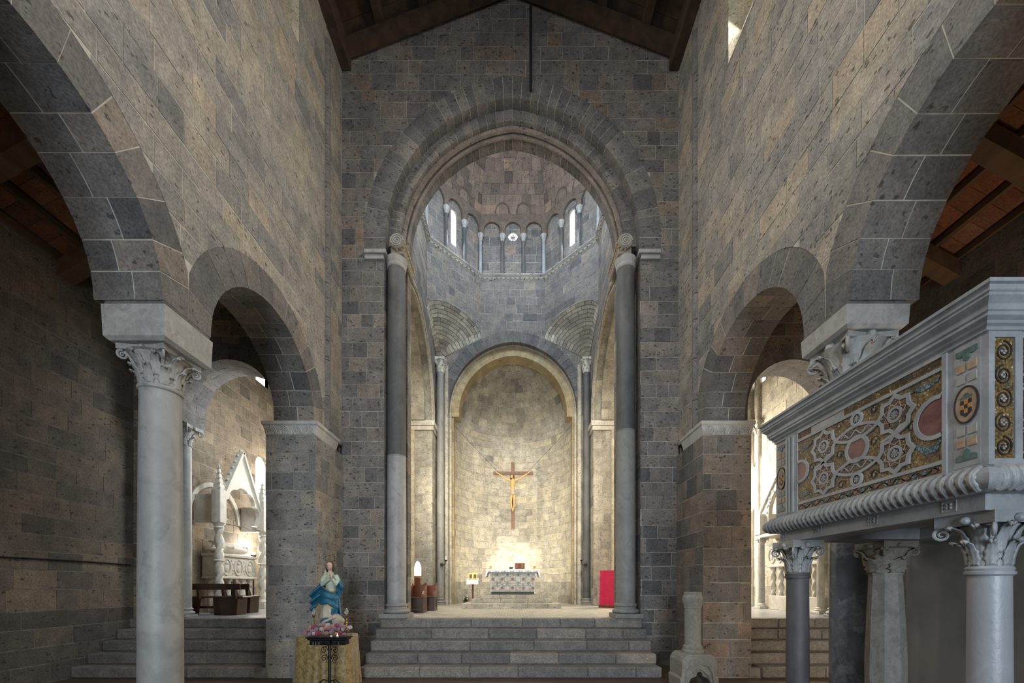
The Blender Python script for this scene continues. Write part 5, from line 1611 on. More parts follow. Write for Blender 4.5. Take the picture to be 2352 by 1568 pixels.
# small floodlight on the altar that lights the apse wall
fl = thing('altar_lamp', 'small floodlight glowing on the altar and lighting the apse wall', 'lamp', (X(1174, 13.95), 13.95, TOP))
G().box(-0.06, 0.06, -0.04, 0.03, 0.0, 0.10, 0.01).mk('housing', M['iron'], fl)
G().ball((0, 0.045, 0.06), (0.045, 0.02, 0.04), 12, 8).mk('bulb', M['bulb'], fl)
G().ball((0.0, -0.02, 0.135), (0.045, 0.035, 0.04), 12, 8).mk('bulb', M['bulb'], fl)
lo = light('SPOT', 'altar_lamp_beam', (X(1174, 13.95), 14.05, TOP + 0.10), 310, (1.0, 0.92, 0.76), (0.0, 18.1, 2.75), spot=150, blend=0.9, radius=0.06)
light('SPOT', 'altar_lamp_core', (X(1174, 13.95), 14.05, TOP + 0.10), 900, (1.0, 0.94, 0.80), (0.0, 18.1, 2.75), spot=42, blend=1.0, radius=0.03)

# icon lectern with flowers
lc = thing('icon_stand', 'small wooden lectern with white cloth and icon left of the altar', 'lectern', (-1.50, 14.58, HF))
auto_smooth(G().lathe([(0.11, 0), (0.11, .03), (0.05, .06), (0.032, .12), (0.032, .5), (0.045, .55), (0.032, .6), (0.034, .82), (0.06, .86)], 16).mk('post', M['wood_red'], lc))
g = G().box(-0.19, 0.19, -0.15, 0.15, -0.012, 0.012, .004); g.xform(Matrix.Translation((0, 0, .93)) @ Matrix.Rotation(math.radians(35), 4, 'X')); g.mk('desk', M['wood_red'], lc)
v = []
for i in range(13):
    x = -0.21 + 0.42 * i / 12; w_ = 0.01 * math.sin(i * 2.3)
    v += [(x, 0.08, 1.01), (x, -0.14, .87), (x * 1.05, -0.165 + w_, .76 + (0.02 if i % 2 else 0))]
mesh_obj('cloth', v, [(3 * i + k, 3 * i + k + 1, 3 * i + 3 + k + 1, 3 * i + 3 + k) for i in range(12) for k in range(2)], M['cloth_white'], lc)
g = G().box(-0.165, 0.165, -0.015, 0.015, 0, 0.24, .004); g.xform(Matrix.Translation((0, -0.02, .95)) @ Matrix.Rotation(math.radians(-22), 4, 'X'))
ic = g.mk('icon', M['gold'], lc)
for s in (-1, 1):
    g = G().box(s * .08 - .05, s * .08 + .05, -.022, -.015, .03, .2); g.ball((s * .06, -.024, .12), (.03, .008, .04), 10, 6); g.xform(Matrix.Translation((0, -0.02, .95)) @ Matrix.Rotation(math.radians(-22), 4, 'X'))
    o = g.mk('icon_figure', M['wood_cross'], lc)
pl = thing('flower_pot', 'green plant with white blooms at the foot of the icon lectern', 'plant', (-1.74, 14.45, HF))
auto_smooth(G().lathe([(0.07, 0), (0.10, .15), (0.105, .16)], 14).mk('pot', M['wood_cross'], pl))
g = G(); r2 = random.Random(4)
lv = G()
for i in range(60):
    a = r2.uniform(0, TAU); e = r2.uniform(0.1, 1.3); L = r2.uniform(.1, .26)
    dirv = Vector((math.cos(a) * math.cos(e), math.sin(a) * math.cos(e), math.sin(e)))
    p0 = Vector((0, 0, .15)); p1 = p0 + dirv * L; sd = dirv.cross(Vector((0, 0, 1))).normalized() * .025
    lv.add([p0, p0.lerp(p1, .5) + sd, p1, p0.lerp(p1, .5) - sd], [(0, 1, 2, 3)])
lv.mk('foliage', M['leaf_green'], pl)
for i in range(6):
    a = r2.uniform(0, TAU); G().ball((.1 * math.cos(a), .1 * math.sin(a) - .03, r2.uniform(.22, .42)), (.032, .032, .028), 8, 6).mk('bloom', M['rose_white'], pl)

# choir seats, pointed chair back with glowing top and crimson covered lectern
for i, (xa, xb, y0) in enumerate(((-2.76, -2.365, 10.40), (-2.68, -2.26, 11.32))):
    t = thing('choir_seat', ('dark wooden choir seat nearest the left great column', 'second wooden choir seat, partly behind the first')[i], 'seat', ((xa + xb) / 2, y0, HF), group='choir seats')
    w_ = (xb - xa) / 2
    G().box(-w_, w_, 0.0, 0.42, 0.0, 0.10, .008).mk('base', M['wood_dark'], t)
    G().box(-w_ + .01, w_ - .01, 0.012, 0.40, 0.10, 0.385, .004).mk('front_panel', M['wood_dark'], t)
    G().box(-w_ - .02, w_ + .02, -0.02, 0.42, 0.385, 0.42, .01).mk('seat', M['wood_dark'], t)
    fb_ = frame((0, 0.42, 0), (1, 0, 0))
    top = [(-w_, 0.0), (w_, 0.0), (w_, 0.80), (w_ * .8, 0.80), (w_ * .45, .74), (0, .725), (-w_ * .5, .735), (-w_ * .8, .72), (-w_, .79)]
    G().prism(top, 0, 0.05, fb_).mk('backrest', M['wood_red'], t)
    for s in (-1, 1):
        G().prism([(0.0, .42), (.42, .42), (.42, .74), (.30, .70), (.16, .58), (.0, .50)], -.02, .02, frame((s * (w_ - .02), 0, 0), (0, 1, 0))).mk('armrest', M['wood_red'], t)
lp = thing('pointed_chair_back', 'pointed brown wooden chair back behind the choir seat, bright top made glowing', 'lamp', (X(959.5, 11.05), 11.05, HF))
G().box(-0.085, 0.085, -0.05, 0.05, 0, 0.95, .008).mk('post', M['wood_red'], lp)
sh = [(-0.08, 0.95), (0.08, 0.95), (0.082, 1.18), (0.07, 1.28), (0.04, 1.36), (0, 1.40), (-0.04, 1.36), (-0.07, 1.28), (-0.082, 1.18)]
G().prism(sh, -0.045, 0.045, frame((0, 0, 0), (1, 0, 0))).mk('glowing_chair_top', M['lit_chair_glow'], lp)  # top of the chair back; its overexposed highlight is made as emission
G().box(-0.086, 0.086, -0.05, 0.05, 0.93, 1.0, .006).mk('collar', M['amber'], lp)  # orange band: the highlight's fall-off put into the colour
cv = thing('covered_lectern', 'lectern hidden under a crimson cloth cover beside the right great column', 'lectern', (X(1400, 12.9) + 0.10, 13.2, HF), rz=math.radians(-38))
G().box(-0.29, 0.29, -0.29, 0.29, 0, 0.09, .01).mk('wooden_base', M['wood_red'], cv)
v = [(-.27, -.27, .09), (.27, -.27, .09), (.27, .27, .09), (-.27, .27, .09), (-.25, -.25, 1.22), (.25, -.25, 1.22), (.25, .25, 1.12), (-.25, .25, 1.12)]
g = G()
nn = 10
for a, b in ((0, 1), (1, 2), (2, 3), (3, 0)):
    A, B, C, D = Vector(v[a]), Vector(v[b]), Vector(v[b + 4]), Vector(v[a + 4]); out = ((A + B) / 2); out.z = 0; out.normalize()
    vs = []
    for k in range(5):
        for i in range(nn + 1):
            p = A.lerp(B, i / nn).lerp(D.lerp(C, i / nn), k / 4); q = (1 - k / 4)
            vs.append(p + out * (0.012 * q * math.sin(i * 1.9) * (0 if i in (0, nn) else 1)))
    g.add(vs, [(k * (nn + 1) + i, k * (nn + 1) + i + 1, (k + 1) * (nn + 1) + i + 1, (k + 1) * (nn + 1) + i) for k in range(4) for i in range(nn)])
g.add([v[4], v[5], v[6], v[7]], [(0, 1, 2, 3)])
g.mk('cloth_cover', M['cloth_crimson'], cv)

# iron candle arms on the apse jambs
for s in (-1, 1):
    px = 1015 if s < 0 else 1345
    w_ = thing('candle_sconce', 'iron candle arm on the stone shaft %s of the altar' % ('left' if s < 0 else 'right'), 'sconce', (X(px, 14.9), 14.90, Z(1296, 14.9)), group='wall sconces')
    g = G().lathe([(0.07, -.02), (0.07, 0), (0.03, .01)], 14); g.xform(Matrix.Rotation(math.pi / 2, 4, 'X')); g.mk('wall_plate', M['bronze'], w_)
    dx = 0.17 * (-s)
    G().tube([(0, -.01, 0), (dx * .3, -.06, -.03), (dx * .7, -.10, -.02), (dx, -.12, .05), (dx, -.12, .13)], 0.014, 8).mk('arm', M['bronze'], w_)
    g = G().lathe([(0.02, .12), (0.06, .15), (0.06, .165), (0.02, .165)], 14, (dx, -.12)); auto_smooth(g.mk('drip_pan', M['bronze'], w_))
    if s < 0: G().lathe([(0.02, .165), (0.02, .30)], 10, (dx, -.12)).mk('wax_stick', M['wax'], w_)

# ---------------------------------------------------------------- hanging crucifix
cyc = 15.8; zc0 = Z(1087, cyc)
cr = thing('crucifix', 'large wooden crucifix hanging before the apse wall', 'crucifix', (X(1178, cyc), cyc, zc0))
cz = lambda py: Z(py, cyc) - zc0
cb = G().box(-0.068, 0.068, -0.035, 0.035, cz(1215), cz(1061), .006).mk('upright', M['wood_cross'], cr)
G().box(-0.775, 0.80, -0.045, 0.025, -0.068, 0.068, .006).mk('crossbeam', M['wood_cross'], cr)
g = G(); zz = lambda z: z - zc0
# body built of overlapping volumes, fused into one skin
g.tube([(0.0, -.10, zz(5.34)), (0.0, -.105, zz(5.48)), (-.005, -.11, zz(5.60)), (-.005, -.125, zz(5.75)), (0, -.12, zz(5.87)), (0, -.10, zz(5.95))], [.092, .082, .078, .105, .108, .06], 14)
g.tube([(-0.005, -.11, zz(5.92)), (-.03, -.13, zz(6.00))], [.045, .042], 10)
g.ball((-0.045, -.155, zz(6.03)), (.058, .065, .085), 14, 10, Matrix.Rotation(.25, 3, 'Y'))
g.ball((-0.06, -.215, zz(6.02)), (.012, .018, .022), 8, 6)
for s in (-1, 1):
    g.tube([(s * .075, -.105, zz(5.90)), (s * .15, -.10, zz(5.93)), (s * .27, -.085, zz(5.97)), (s * .38, -.085, zz(6.05)), (s * .50, -.075, zz(6.13)), (s * .59, -.065, zz(6.19))], [.055, .05, .04, .036, .031, .022], 10)
    g.ball((s * .62, -.06, zz(6.215)), (.036, .016, .03), 10, 6, Matrix.Rotation(-s * .6, 3, 'Y'))
    for k, (ax, az, L) in enumerate(((.9, .45, .05), (.8, .65, .055), (.6, .8, .055), (.35, .95, .05), (-.25, .95, .04))):
        p0 = Vector((s * .635, -.06, zz(6.225))); p1 = p0 + Vector((s * ax, -.25, az)).normalized() * L
        g.tube([p0, p0.lerp(p1, .55), p1 + Vector((0, -.012, -.004))], [.010, .009, .007], 6)
    kx = s * .05
    g.tube([(s * .05, -.10, zz(5.38)), (s * .06, -.12, zz(5.28)), (s * .062 - .01, -.165, zz(5.08)), (s * .056 - .008, -.12, zz(4.95)), (s * .034, -.085, zz(4.82)), (s * .022, -.085, zz(4.78))], [.064, .058, .041, .040, .025, .024], 10)
    g.tube([(s * .016, -.085, zz(4.79)), (s * .008, -.125, zz(4.73)), (s * .006, -.155, zz(4.68))], [.028, .026, .018], 8)
fig = g.mk('figure', M['skin_gold'], cr); weld(fig, 0.007, 2)
g = G(); g.ball((-0.035, -.125, zz(6.065)), (.072, .07, .075), 12, 8); g.tube([(-.09, -.15, zz(6.05)), (-.095, -.16, zz(5.97)), (-.085, -.17, zz(5.91))], [.025, .022, .01], 8); g.tube([(.02, -.13, zz(6.05)), (.03, -.13, zz(5.97)), (.025, -.135, zz(5.92))], [.025, .02, .01], 8)
h = g.mk('hair', M['hair'], cr); weld(h, 0.012, 2)
G().ball((-0.058, -.19, zz(5.965)), (.032, .022, .035), 10, 8).mk('beard', M['hair'], cr)
g = G().lathe([(.115, zz(5.33)), (.112, zz(5.40)), (.10, zz(5.47)), (.094, zz(5.50))], 24, (0, -.105), ripple=lambda a: 1 + .05 * math.sin(a * 9)); g.ball((.11, -.11, zz(5.38)), (.03, .03, .07), 8, 6)
auto_smooth(g.mk('loincloth', M['loincloth'], cr), 60)
for s in (-1, 1):
    hook = Vector((AX + s * 2.40, 15.62, Z(970, 15.6))); p1 = Vector((s * .55, .04, .03))
    p0 = hook - cr.location
    G().tube([p0, p0.lerp(p1, .5) + Vector((0, 0, -.02)), p1], 0.006, 5).mk('hanging_wire', M['iron'], cr)

# ---------------------------------------------------------------- statue of the Virgin on a draped table
TY = 7.05
tz = 0.885
tb = thing('draped_table', 'table under gold damask cloth in front of the left pier', 'table', (X(753, TY), TY, 0))
g = G(); N = 96; lv = [0.0, 0.15, 0.4, 0.65, tz - .03, tz]
v = []
def rr_pt(a, hx, hy, p=5.0):
    c, s = math.cos(a), math.sin(a); k = (abs(c / hx) ** p + abs(s / hy) ** p) ** (-1 / p); return c * k, s * k
for z in lv:
    t = 1 - z / tz
    for i in range(N):
        a = TAU * i / N
        x, y = rr_pt(a, 0.47 + 0.045 * t, 0.30 + .03 * t)
        k = 1 + 0.035 * t * math.sin(a * 17 + math.sin(a * 3)) + (0.0 if z < tz else -0.02)
        v.append((x * k, y * k, z))
f = [(k * N + i, k * N + (i + 1) % N, (k + 1) * N + (i + 1) % N, (k + 1) * N + i) for k in range(len(lv) - 1) for i in range(N)]
f.append(tuple((len(lv) - 1) * N + i for i in range(N)))
o = g.add(v, f).mk('damask_cloth', M['damask'], tb); auto_smooth(o, 60)
for sx in (-1, 1):
    for sy in (-1, 1): G().box(sx * .38 - .025, sx * .38 + .025, sy * .22 - .025, sy * .22 + .025, 0, .85).mk('leg', M['wood_dark'], tb)

# statue
sx0, sy0 = X(760, 7.14), 7.14
st = thing('statue', 'painted statue of a praying woman in blue mantle on a rocky base', 'statue', (sx0, sy0, tz + .002))
st.scale = (1.16, 1.16, 1.21)
U = 0.90   # overall figure height in metres
zf = lambda py: Z(py, TY) - tz
r3 = random.Random(8)
g = G()
for i in range(26):
    a = r3.uniform(0, TAU); q = r3.uniform(0, 1); rad = r3.uniform(.05, .09)
    g.ball((.02 + .17 * q * math.cos(a), .12 * q * math.sin(a), .075 + r3.uniform(0, .21) * (1 - q * .6)), (rad, rad * .9, rad * .75), 10, 7)
g.ball((0, 0, .09), (.22, .14, .08), 16, 8); g.ball((.05, 0, .22), (.13, .10, .10), 12, 8)
weld(g.mk('rock_base', M['rock'], st), .012, 3)
auto_smooth(G().ball((-.02, -.11, .18), (.085, .06, .075), 14, 10).mk('globe', M['mantle_blue'], st))
G().tube([(-.13, -.15, .12), (-.03, -.19, .19), (.07, -.15, .24), (.12, -.08, .26)], [.012, .018, .018, .01], 8).mk('crescent', M['rock'], st)
def loft(secs, n=28, ripple=0.0, rk=7):
    """secs: (cx,cy,z,rx,ry,rot,ripple)"""
    v, f = [], []
    for cx, cy, z, rx, ry, rp in secs:
        for i in range(n):
            a = TAU * i / n; k = 1 + rp * math.sin(a * rk + z * 9)
            v.append((cx + rx * k * math.cos(a), cy + ry * k * math.sin(a), z))
    for k in range(len(secs) - 1):
        for i in range(n): f.append((k * n + i, k * n + (i + 1) % n, (k + 1) * n + (i + 1) % n, (k + 1) * n + i))
    f.append(tuple(range(n))[::-1]); f.append(tuple((len(secs) - 1) * n + i for i in range(n)))
    return v, f
zb = zf(1423)
dress = [(-.03, 0, .24, .125, .09, .06), (-.03, 0, .33, .115, .085, .08), (-.02, 0, .45, .10, .08, .07), (-.01, 0, .58, .095, .075, .05), (0, 0, .68, .075, .062, .03), (0, 0, .76, .085, .065, .02), (-.005, 0, .84, .088, .06, .0), (-.01, 0, .89, .06, .045, 0), (-.01, 0, .93, .032, .03, 0)]
g = G().add(*loft(dress[:5], 48)); auto_smooth(g.mk('skirt', M['robe_cream'], st), 60)
g = G().add(*loft(dress[3:], 32))
for s in (-1, 1):
    g.tube([(s * .075, -.01, .865), (s * .115, -.03, .79), (s * .105 + .01, -.085, .735), (.055 + s * .02, -.125, .815)], [.04, .042, .036, .024], 10)
weld(g.mk('robe', M['robe_green'], st), .008, 3)
g = G()   # clasped hands
for s in (-1, 1):
    g.ball((.055 + s * .012, -.135, .85), (.011, .02, .035), 8, 6, Matrix.Rotation(.2, 3, 'X'))
    for k in range(4): g.tube([(.055 + s * .009, -.128 - k * .008, .87), (.055 + s * .006, -.132 - k * .008, .90), (.055 + s * .004, -.130 - k * .008, .922 - .004 * abs(k - 1.3))], [.006, .0055, .004], 6)
    g.tube([(.055 + s * .014, -.12, .855), (.055 + s * .016, -.108, .885)], [.007, .005], 6)
weld(g.mk('hands', M['skin'], st), .0035, 2)
g = G().ball((-.012, -.018, 1.005), (.046, .052, .062), 16, 12); g.tube([(-.01, 0, .92), (-.012, -.008, .97)], [.028, .026], 10)
g.ball((-.010, -.068, 1.0), (.007, .01, .014), 8, 6); g.ball((-.012, -.058, .968), (.016, .014, .012), 8, 6)
hd = g.mk('head', M['skin'], st); weld(hd, .006, 2)
g = G()
for s in (-1, 1): g.ball((-.012 + s * .018, -.0655, 1.012), (.007, .003, .004), 8, 5)
g.mk('eyes', M['hair'], st)
G().ball((-.012, -.069, .979), (.011, .004, .004), 8, 5).mk('mouth', M['porphyry'], st)
g = G().ball((-.01, .012, 1.025), (.054, .052, .056), 14, 10); g.tube([(-.06, -.005, 1.02), (-.062, .0, .96), (-.055, .0, .91)], [.02, .02, .012], 8); g.tube([(.037, -.005, 1.02), (.042, .0, .96), (.035, 0, .92)], [.02, .018, .012], 8)
weld(g.mk('hair', M['hair'], st), .008, 2)
g = G().ball((-.018, .03, 1.02), (.058, .045, .062), 14, 10); g.tube([(-.05, .03, 1.0), (-.075, .02, .93), (-.09, .01, .87)], [.03, .035, .03], 10)
weld(g.mk('veil', M['robe_cream'], st), .008, 2)
# mantle: a wrap round the hips with a tail blowing to the left
def sheet(path_fn, nu, nv, name, mat, th=.012):
    v = [path_fn(i / nu, j / nv) for j in range(nv + 1) for i in range(nu + 1)]
    f = [(j * (nu + 1) + i, j * (nu + 1) + i + 1, (j + 1) * (nu + 1) + i + 1, (j + 1) * (nu + 1) + i) for j in range(nv) for i in range(nu)]
    o = mesh_obj(name, v, f, mat, st, smooth=True)
    m = o.modifiers.new('thickness', 'SOLIDIFY'); m.thickness = th; m.offset = 0
    sb = o.modifiers.new('smooth', 'SUBSURF'); sb.levels = 1; sb.render_levels = 1
    return o
def wrap(u, v):
    a = math.pi * (1.02 + u * 1.25)          # round the front from left to right
    top = .70 - .10 * u + .03 * math.sin(u * 9); bot = .50 - .20 * u - .03 * math.sin(u * 11)
    z = top + (bot - top) * v
    k = 1 + .10 * math.sin(v * 14 + u * 5)
    return (-.015 + (.115 + .02 * v) * k * math.cos(a), (.098 + .015 * v) * k * math.sin(a), z)
sheet(wrap, 22, 16, 'mantle_front', M['mantle_blue'])
def tail(u, v):
    # from the left shoulder out to the left
    x = -.06 - .26 * u ** .8; zt = .84 - .26 * u ** 1.3; zb_ = .60 - .28 * u ** .7
    z = zt + (zb_ - zt) * v
    y = .05 + .05 * math.sin(v * 16 + u * 4) * (0.4 + .6 * u) - .04 * u
    return (x, y, z)
sheet(tail, 14, 18, 'mantle_tail', M['mantle_blue'])
def back(u, v):
    a = math.pi * (-.08 + u * 1.16); z = .90 - .66 * v
    rx = .085 + .06 * v; k = 1 + .05 * math.sin(u * 22)
    return (-.01 + rx * k * math.cos(a) + .02 * v, .01 + (.07 + .045 * v) * k * math.sin(a), z)
sheet(back, 20, 12, 'mantle_back', M['mantle_blue'])
def flutter(u, v):
    return (.085 + .10 * u + .02 * math.sin(v * 6), -.01 + .03 * math.sin(v * 9 + u * 3), .88 - .24 * v - .10 * u + .03 * math.sin(u * 6))
sheet(flutter, 8, 10, 'mantle_edge', M['mantle_blue'])
def sidefall(u, v):
    return (.03 + .075 * u + .02 * math.sin(v * 3), -.085 + .07 * u + .012 * math.sin(u * 14), .60 - .31 * v - .04 * u)
sheet(sidefall, 10, 10, 'mantle_fold', M['mantle_blue'])
g = G()
g.tube([wrap(0, 0), wrap(.25, 0), wrap(.5, 0), wrap(.75, 0), wrap(1, 0)], .006, 6); g.tube([tail(t, 1) for t in (0, .2, .4, .6, .8, 1)], .006, 6); g.tube([wrap(t, 1) for t in (0, .2, .4, .6, .8, 1)], .006, 6)
g.mk('gilt_hem', M['gold'], st)
G().ball((.07, -.075, .265), (.025, .05, .018), 10, 6).mk('foot', M['skin'], st)
# crown of little stars
g = G()
cc = Vector((-.03, .03, 1.12))
g.tube([(cc.x + .075 * math.cos(a), cc.y, cc.z + .045 * math.sin(a)) for a in [TAU * i / 24 for i in range(24)]], .0025, 5, closed=True)
for i in range(12):
    a = TAU * i / 12; q = r3.uniform(.95, 1.25)
    g.ball((cc.x + .08 * q * math.cos(a), cc.y, cc.z + .055 * q * math.sin(a)), .008, 6, 4)
g.tube([(-.01, .04, 1.05), (-.02, .035, 1.08)], .003, 5)
g.mk('star_crown', M['bronze'], st)

# brass candle holders with glass flames, either side of the statue
for px, side in ((721, 'left'), (796, 'right')):
    c = thing('glass_candlestick', 'brass candlestick with crystal tip %s of the statue' % side, 'candlestick', (X(px, 7.02), 7.02, tz + .001), group='statue candlesticks')
    pr = [(0.04, 0), (0.04, .012), (.012, .02)]
    for i in range(10): pr += [(.011, .03 + i * .028), (.017, .04 + i * .028), (.011, .05 + i * .028)]
    pr += [(.03, .335), (.03, .342), (.01, .35)]
    auto_smooth(G().lathe(pr, 12).mk('stem', M['brass'], c))
    auto_smooth(G().lathe([(.008, .35), (.03, .38), (.036, .41), (.026, .44), (.004, .475)], 10).mk('glass_tip', M['glass'], c), 20)
# flowers
fl = thing('flower_arrangement', 'low row of pink, white and peach roses before the statue', 'flowers', (X(756, 6.85), 6.82, tz + .012))
cols = ['rose_pink', 'rose_lilac', 'rose_white', 'rose_peach', 'rose_magenta', 'rose_pink', 'rose_lilac']
protos = {}
def rose_mesh():
    g = G(); g.ball((0, 0, 0), (.017, .017, .02), 8, 6)
    for ring_, (n, rr, sz, h) in enumerate(((4, .012, .016, .006), (6, .022, .02, -.002), (7, .03, .02, -.012))):
        for i in range(n):
            a = TAU * i / n + ring_ * .5
            g.ball((rr * math.cos(a), rr * math.sin(a), h), (.008, sz * .85, sz), 6, 5, Matrix.Rotation(a, 3, 'Z') @ Matrix.Rotation(.35, 3, 'Y'))
    return g
for i in range(30):
    t = (i + .5) / 30; mname = cols[(i * 5 + i // 7) % 7]
    lx = -.37 + .74 * t; row = i % 3
    o = rose_mesh().mk('blossom', M[mname], fl, smooth=True) if mname not in protos else inst(protos[mname], fl, (0, 0, 0))
    protos.setdefault(mname, o)
    o.location = (lx, -.05 + .04 * row + r3.uniform(-.02, .02), .05 + .055 * row + r3.uniform(-.015, .02) - .05 * abs(lx) * 2)
    o.rotation_euler = (r3.uniform(.5, 1.2), 0, r3.uniform(-.5, .5)); q = r3.uniform(.85, 1.2); o.scale = (q, q, q)
lv = G()
for i in range(140):
    p0 = Vector((r3.uniform(-.4, .42), r3.uniform(-.06, .06), r3.uniform(.01, .07))); dv = Vector((r3.uniform(-1, 1), r3.uniform(-1, .3), r3.uniform(.1, 1.2))).normalized() * r3.uniform(.04, .09)
    sd = dv.cross(Vector((0, 0, 1))).normalized() * .012
    lv.add([p0, p0 + dv * .5 + sd, p0 + dv, p0 + dv * .5 - sd], [(0, 1, 2, 3)])
lv.mk('foliage', M['leaf_green'], fl)
# votive candle stand of black iron
vs_ = thing('votive_stand', 'black iron votive candle stand with scrolled foot before the damask table', 'candle stand', (X(757, 6.42), 6.42, 0))
zt = Z(1464, 6.42)
g = G().box(-.31, .31, -.10, .10, zt - .03, zt, .006); g.mk('tray', M['iron'], vs_)
G().box(-.335, .335, -.12, .12, zt, zt + .02, .006).mk('rim', M['iron'], vs_)
G().box(-.28, -.05, -.09, .09, zt - .11, zt - .03, .006).box(-.045, .045, -.095, .09, zt - .11, zt - .03, .004).box(.07, .28, -.09, .09, zt - .11, zt - .03, .006).mk('candle_box', M['iron'], vs_)
G().tube([(0, 0, 0.02), (0, 0, zt - .03)], .024, 10).mk('post', M['iron'], vs_)
for s in (-1, 1):
    g = G()
    for z0, r0, up in ((zt - .20, .06, 1), (zt - .33, .055, 1)):
        pts = [(s * (.03 + r0 - r0 * (1 - .8 * t) * math.cos(t * 9)), 0, z0 + r0 * (1 - .8 * t) * math.sin(t * 9) * up) for t in [i / 26 for i in range(27)]]
        g.tube(pts, .006, 5)
    g.tube([(s * .02, 0, zt - .12), (s * .10, 0, zt - .16), (s * .07, 0, zt - .26), (s * .02, 0, zt - .30), (s * .06, 0, zt - .40)], .005, 5)
    g.mk('scroll', M['iron'], vs_)
    G().tube([(s * .02, 0, .22), (s * .10, 0, .24), (s * .18, 0, .17), (s * .22, 0, .05), (s * .28, 0, .012), (s * .30, 0, .05)], .010, 6).mk('foot', M['iron'], vs_)
G().tube([(0, .02, .2), (0, .14, .2), (0, .22, .02)], .010, 6).mk('foot', M['iron'], vs_)
for i, x in enumerate((-.21, -.17, -.12, .19)):
    G().lathe([(.012, zt - .105), (.012, zt - .055)], 10, (x, -.103)).mk('metal_cup', M['silver'], vs_)
for x, lit in ((.14, True), (.04, False)):
    G().lathe([(.016, zt + .02), (.018, zt + .04)], 10, (x, -.03)).mk('tealight', M['wax'], vs_)
    if lit: G().lathe([(.003, zt + .04), (.008, zt + .05), (.001, zt + .072)], 8, (x, -.03)).mk('flame', M['flame'], vs_)

# carved stone stand by the right pier
pd = thing('stone_stand', 'short carved stone column on an arched foot beside the right pier', 'stone stand', (X(1591, 6.9), 6.9, 0))
auto_smooth(G().lathe([(.17, .73), (.165, .75), (.168, 1.36)], 28).mk('shaft', M['stand_stone'], pd))
auto_smooth(G().lathe([(.215, .60), (.225, .63), (.215, .66), (.195, .665), (.20, .69), (.19, .72), (.175, .735)], 28).mk('ring_base', M['stand_stone'], pd))
g = G().lathe([(.17, 1.36), (.178, 1.37), (.178, 1.40), (.19, 1.43), (.208, 1.50), (.205, 1.56), (.18, 1.60), (.185, 1.61), (.185, 1.635), (.17, 1.645)], 32)
for i in range(9):
    a = TAU * i / 9
    g.tube([(.205 * math.cos(a + .2 * (1 - t) * math.cos(t * 9)), .205 * math.sin(a + .2 * (1 - t) * math.cos(t * 9)), 1.51 + .05 * (1 - t) * math.sin(t * 9)) for t in [k / 16 for k in range(15)]], .009, 5)
auto_smooth(g.mk('carved_bowl', M['stand_stone'], pd))
out = [(-.40, 0), (-.24, 0), (-.235, .12), (-.18, .20), (-.06, .24), (-.06, .27), (-.035, .305), (0, .315), (.035, .305), (.06, .27), (.06, .24), (.18, .20), (.235, .12), (.24, 0), (.40, 0), (.41, .20), (.375, .22), (.375, .48), (.34, .55), (.25, .60), (-.25, .60), (-.34, .55), (-.375, .48), (-.375, .22), (-.41, .20)]
g = G().prism(out, -.33, .33, frame((0, 0, 0), (1, 0, 0)))
o = g.mk('arched_foot', M['stand_stone'], pd)
bv = o.modifiers.new('bevel', 'BEVEL'); bv.width = .02; bv.segments = 2
g = G()
for s in (-1, 1): g.tube([(s * .30, -.335, .12), (s * .27, -.337, .30), (s * .17, -.337, .42), (s * .05, -.337, .44)], .012, 5)
g.tube([(-.24, -.335, .14), (-.18, -.337, .25), (-.07, -.337, .34), (0, -.337, .37), (.07, -.337, .34), (.18, -.337, .25), (.24, -.335, .14)], .014, 5)
g.mk('carving', M['stand_stone'], pd)

pd.scale = (0.79, 0.79, 1.0)
# sagging cable along the left aisle wall
cp = [(ALX + .03, y, 2.25 - .02 * (y - 5) - .03 * math.sin((y - 3) * .9)) for y in [3.0 + i * .3 for i in range(20)]]
o = G().tube(cp, .016, 6).mk('black_cable', M['black'])
tag(o, 'black cable strung along the dark left aisle wall', 'cable')

# ---------------------------------------------------------------- left transept: canopy tomb and pews
xw, xg = -8.46, -7.83
tn, tf = 10.58, 12.41
tmb = thing('canopy_tomb', 'white gothic canopy tomb with pointed gable in the left transept', 'tomb', (-8.1, 11.5, HF))
WM = M['marble_cream']
fg = frame((xg, 11.5, 0), (0, 1, 0))    # gable faces the nave; u along the nave
hw = (tf - tn) / 2
# gable with foiled arch
apex = Z(1047, 11.65)
gab_o = [(-hw - .05, 3.55), (hw + .05, 3.55), (hw + .05, 3.75), (0, apex), (-hw - .05, 3.75)]
foils = [[(-hw + .2, 3.4), (hw - .2, 3.4), (hw - .2, 3.55), (-hw + .2, 3.55)]]
for a, rr in ((0.12, .30), (0.34, .30), (0.5, .32), (0.66, .30), (0.88, .30)):
    cu, cv_ = .52 * math.cos(math.pi * (1 - a)), 3.62 + .62 * math.sin(math.pi * a)
    foils.append([(cu + rr * math.cos(TAU * i / 14), cv_ + rr * math.sin(TAU * i / 14)) for i in range(14)])
foils.append(circ((0, 3.75), .58, 16))
P = [gab_o[:]]
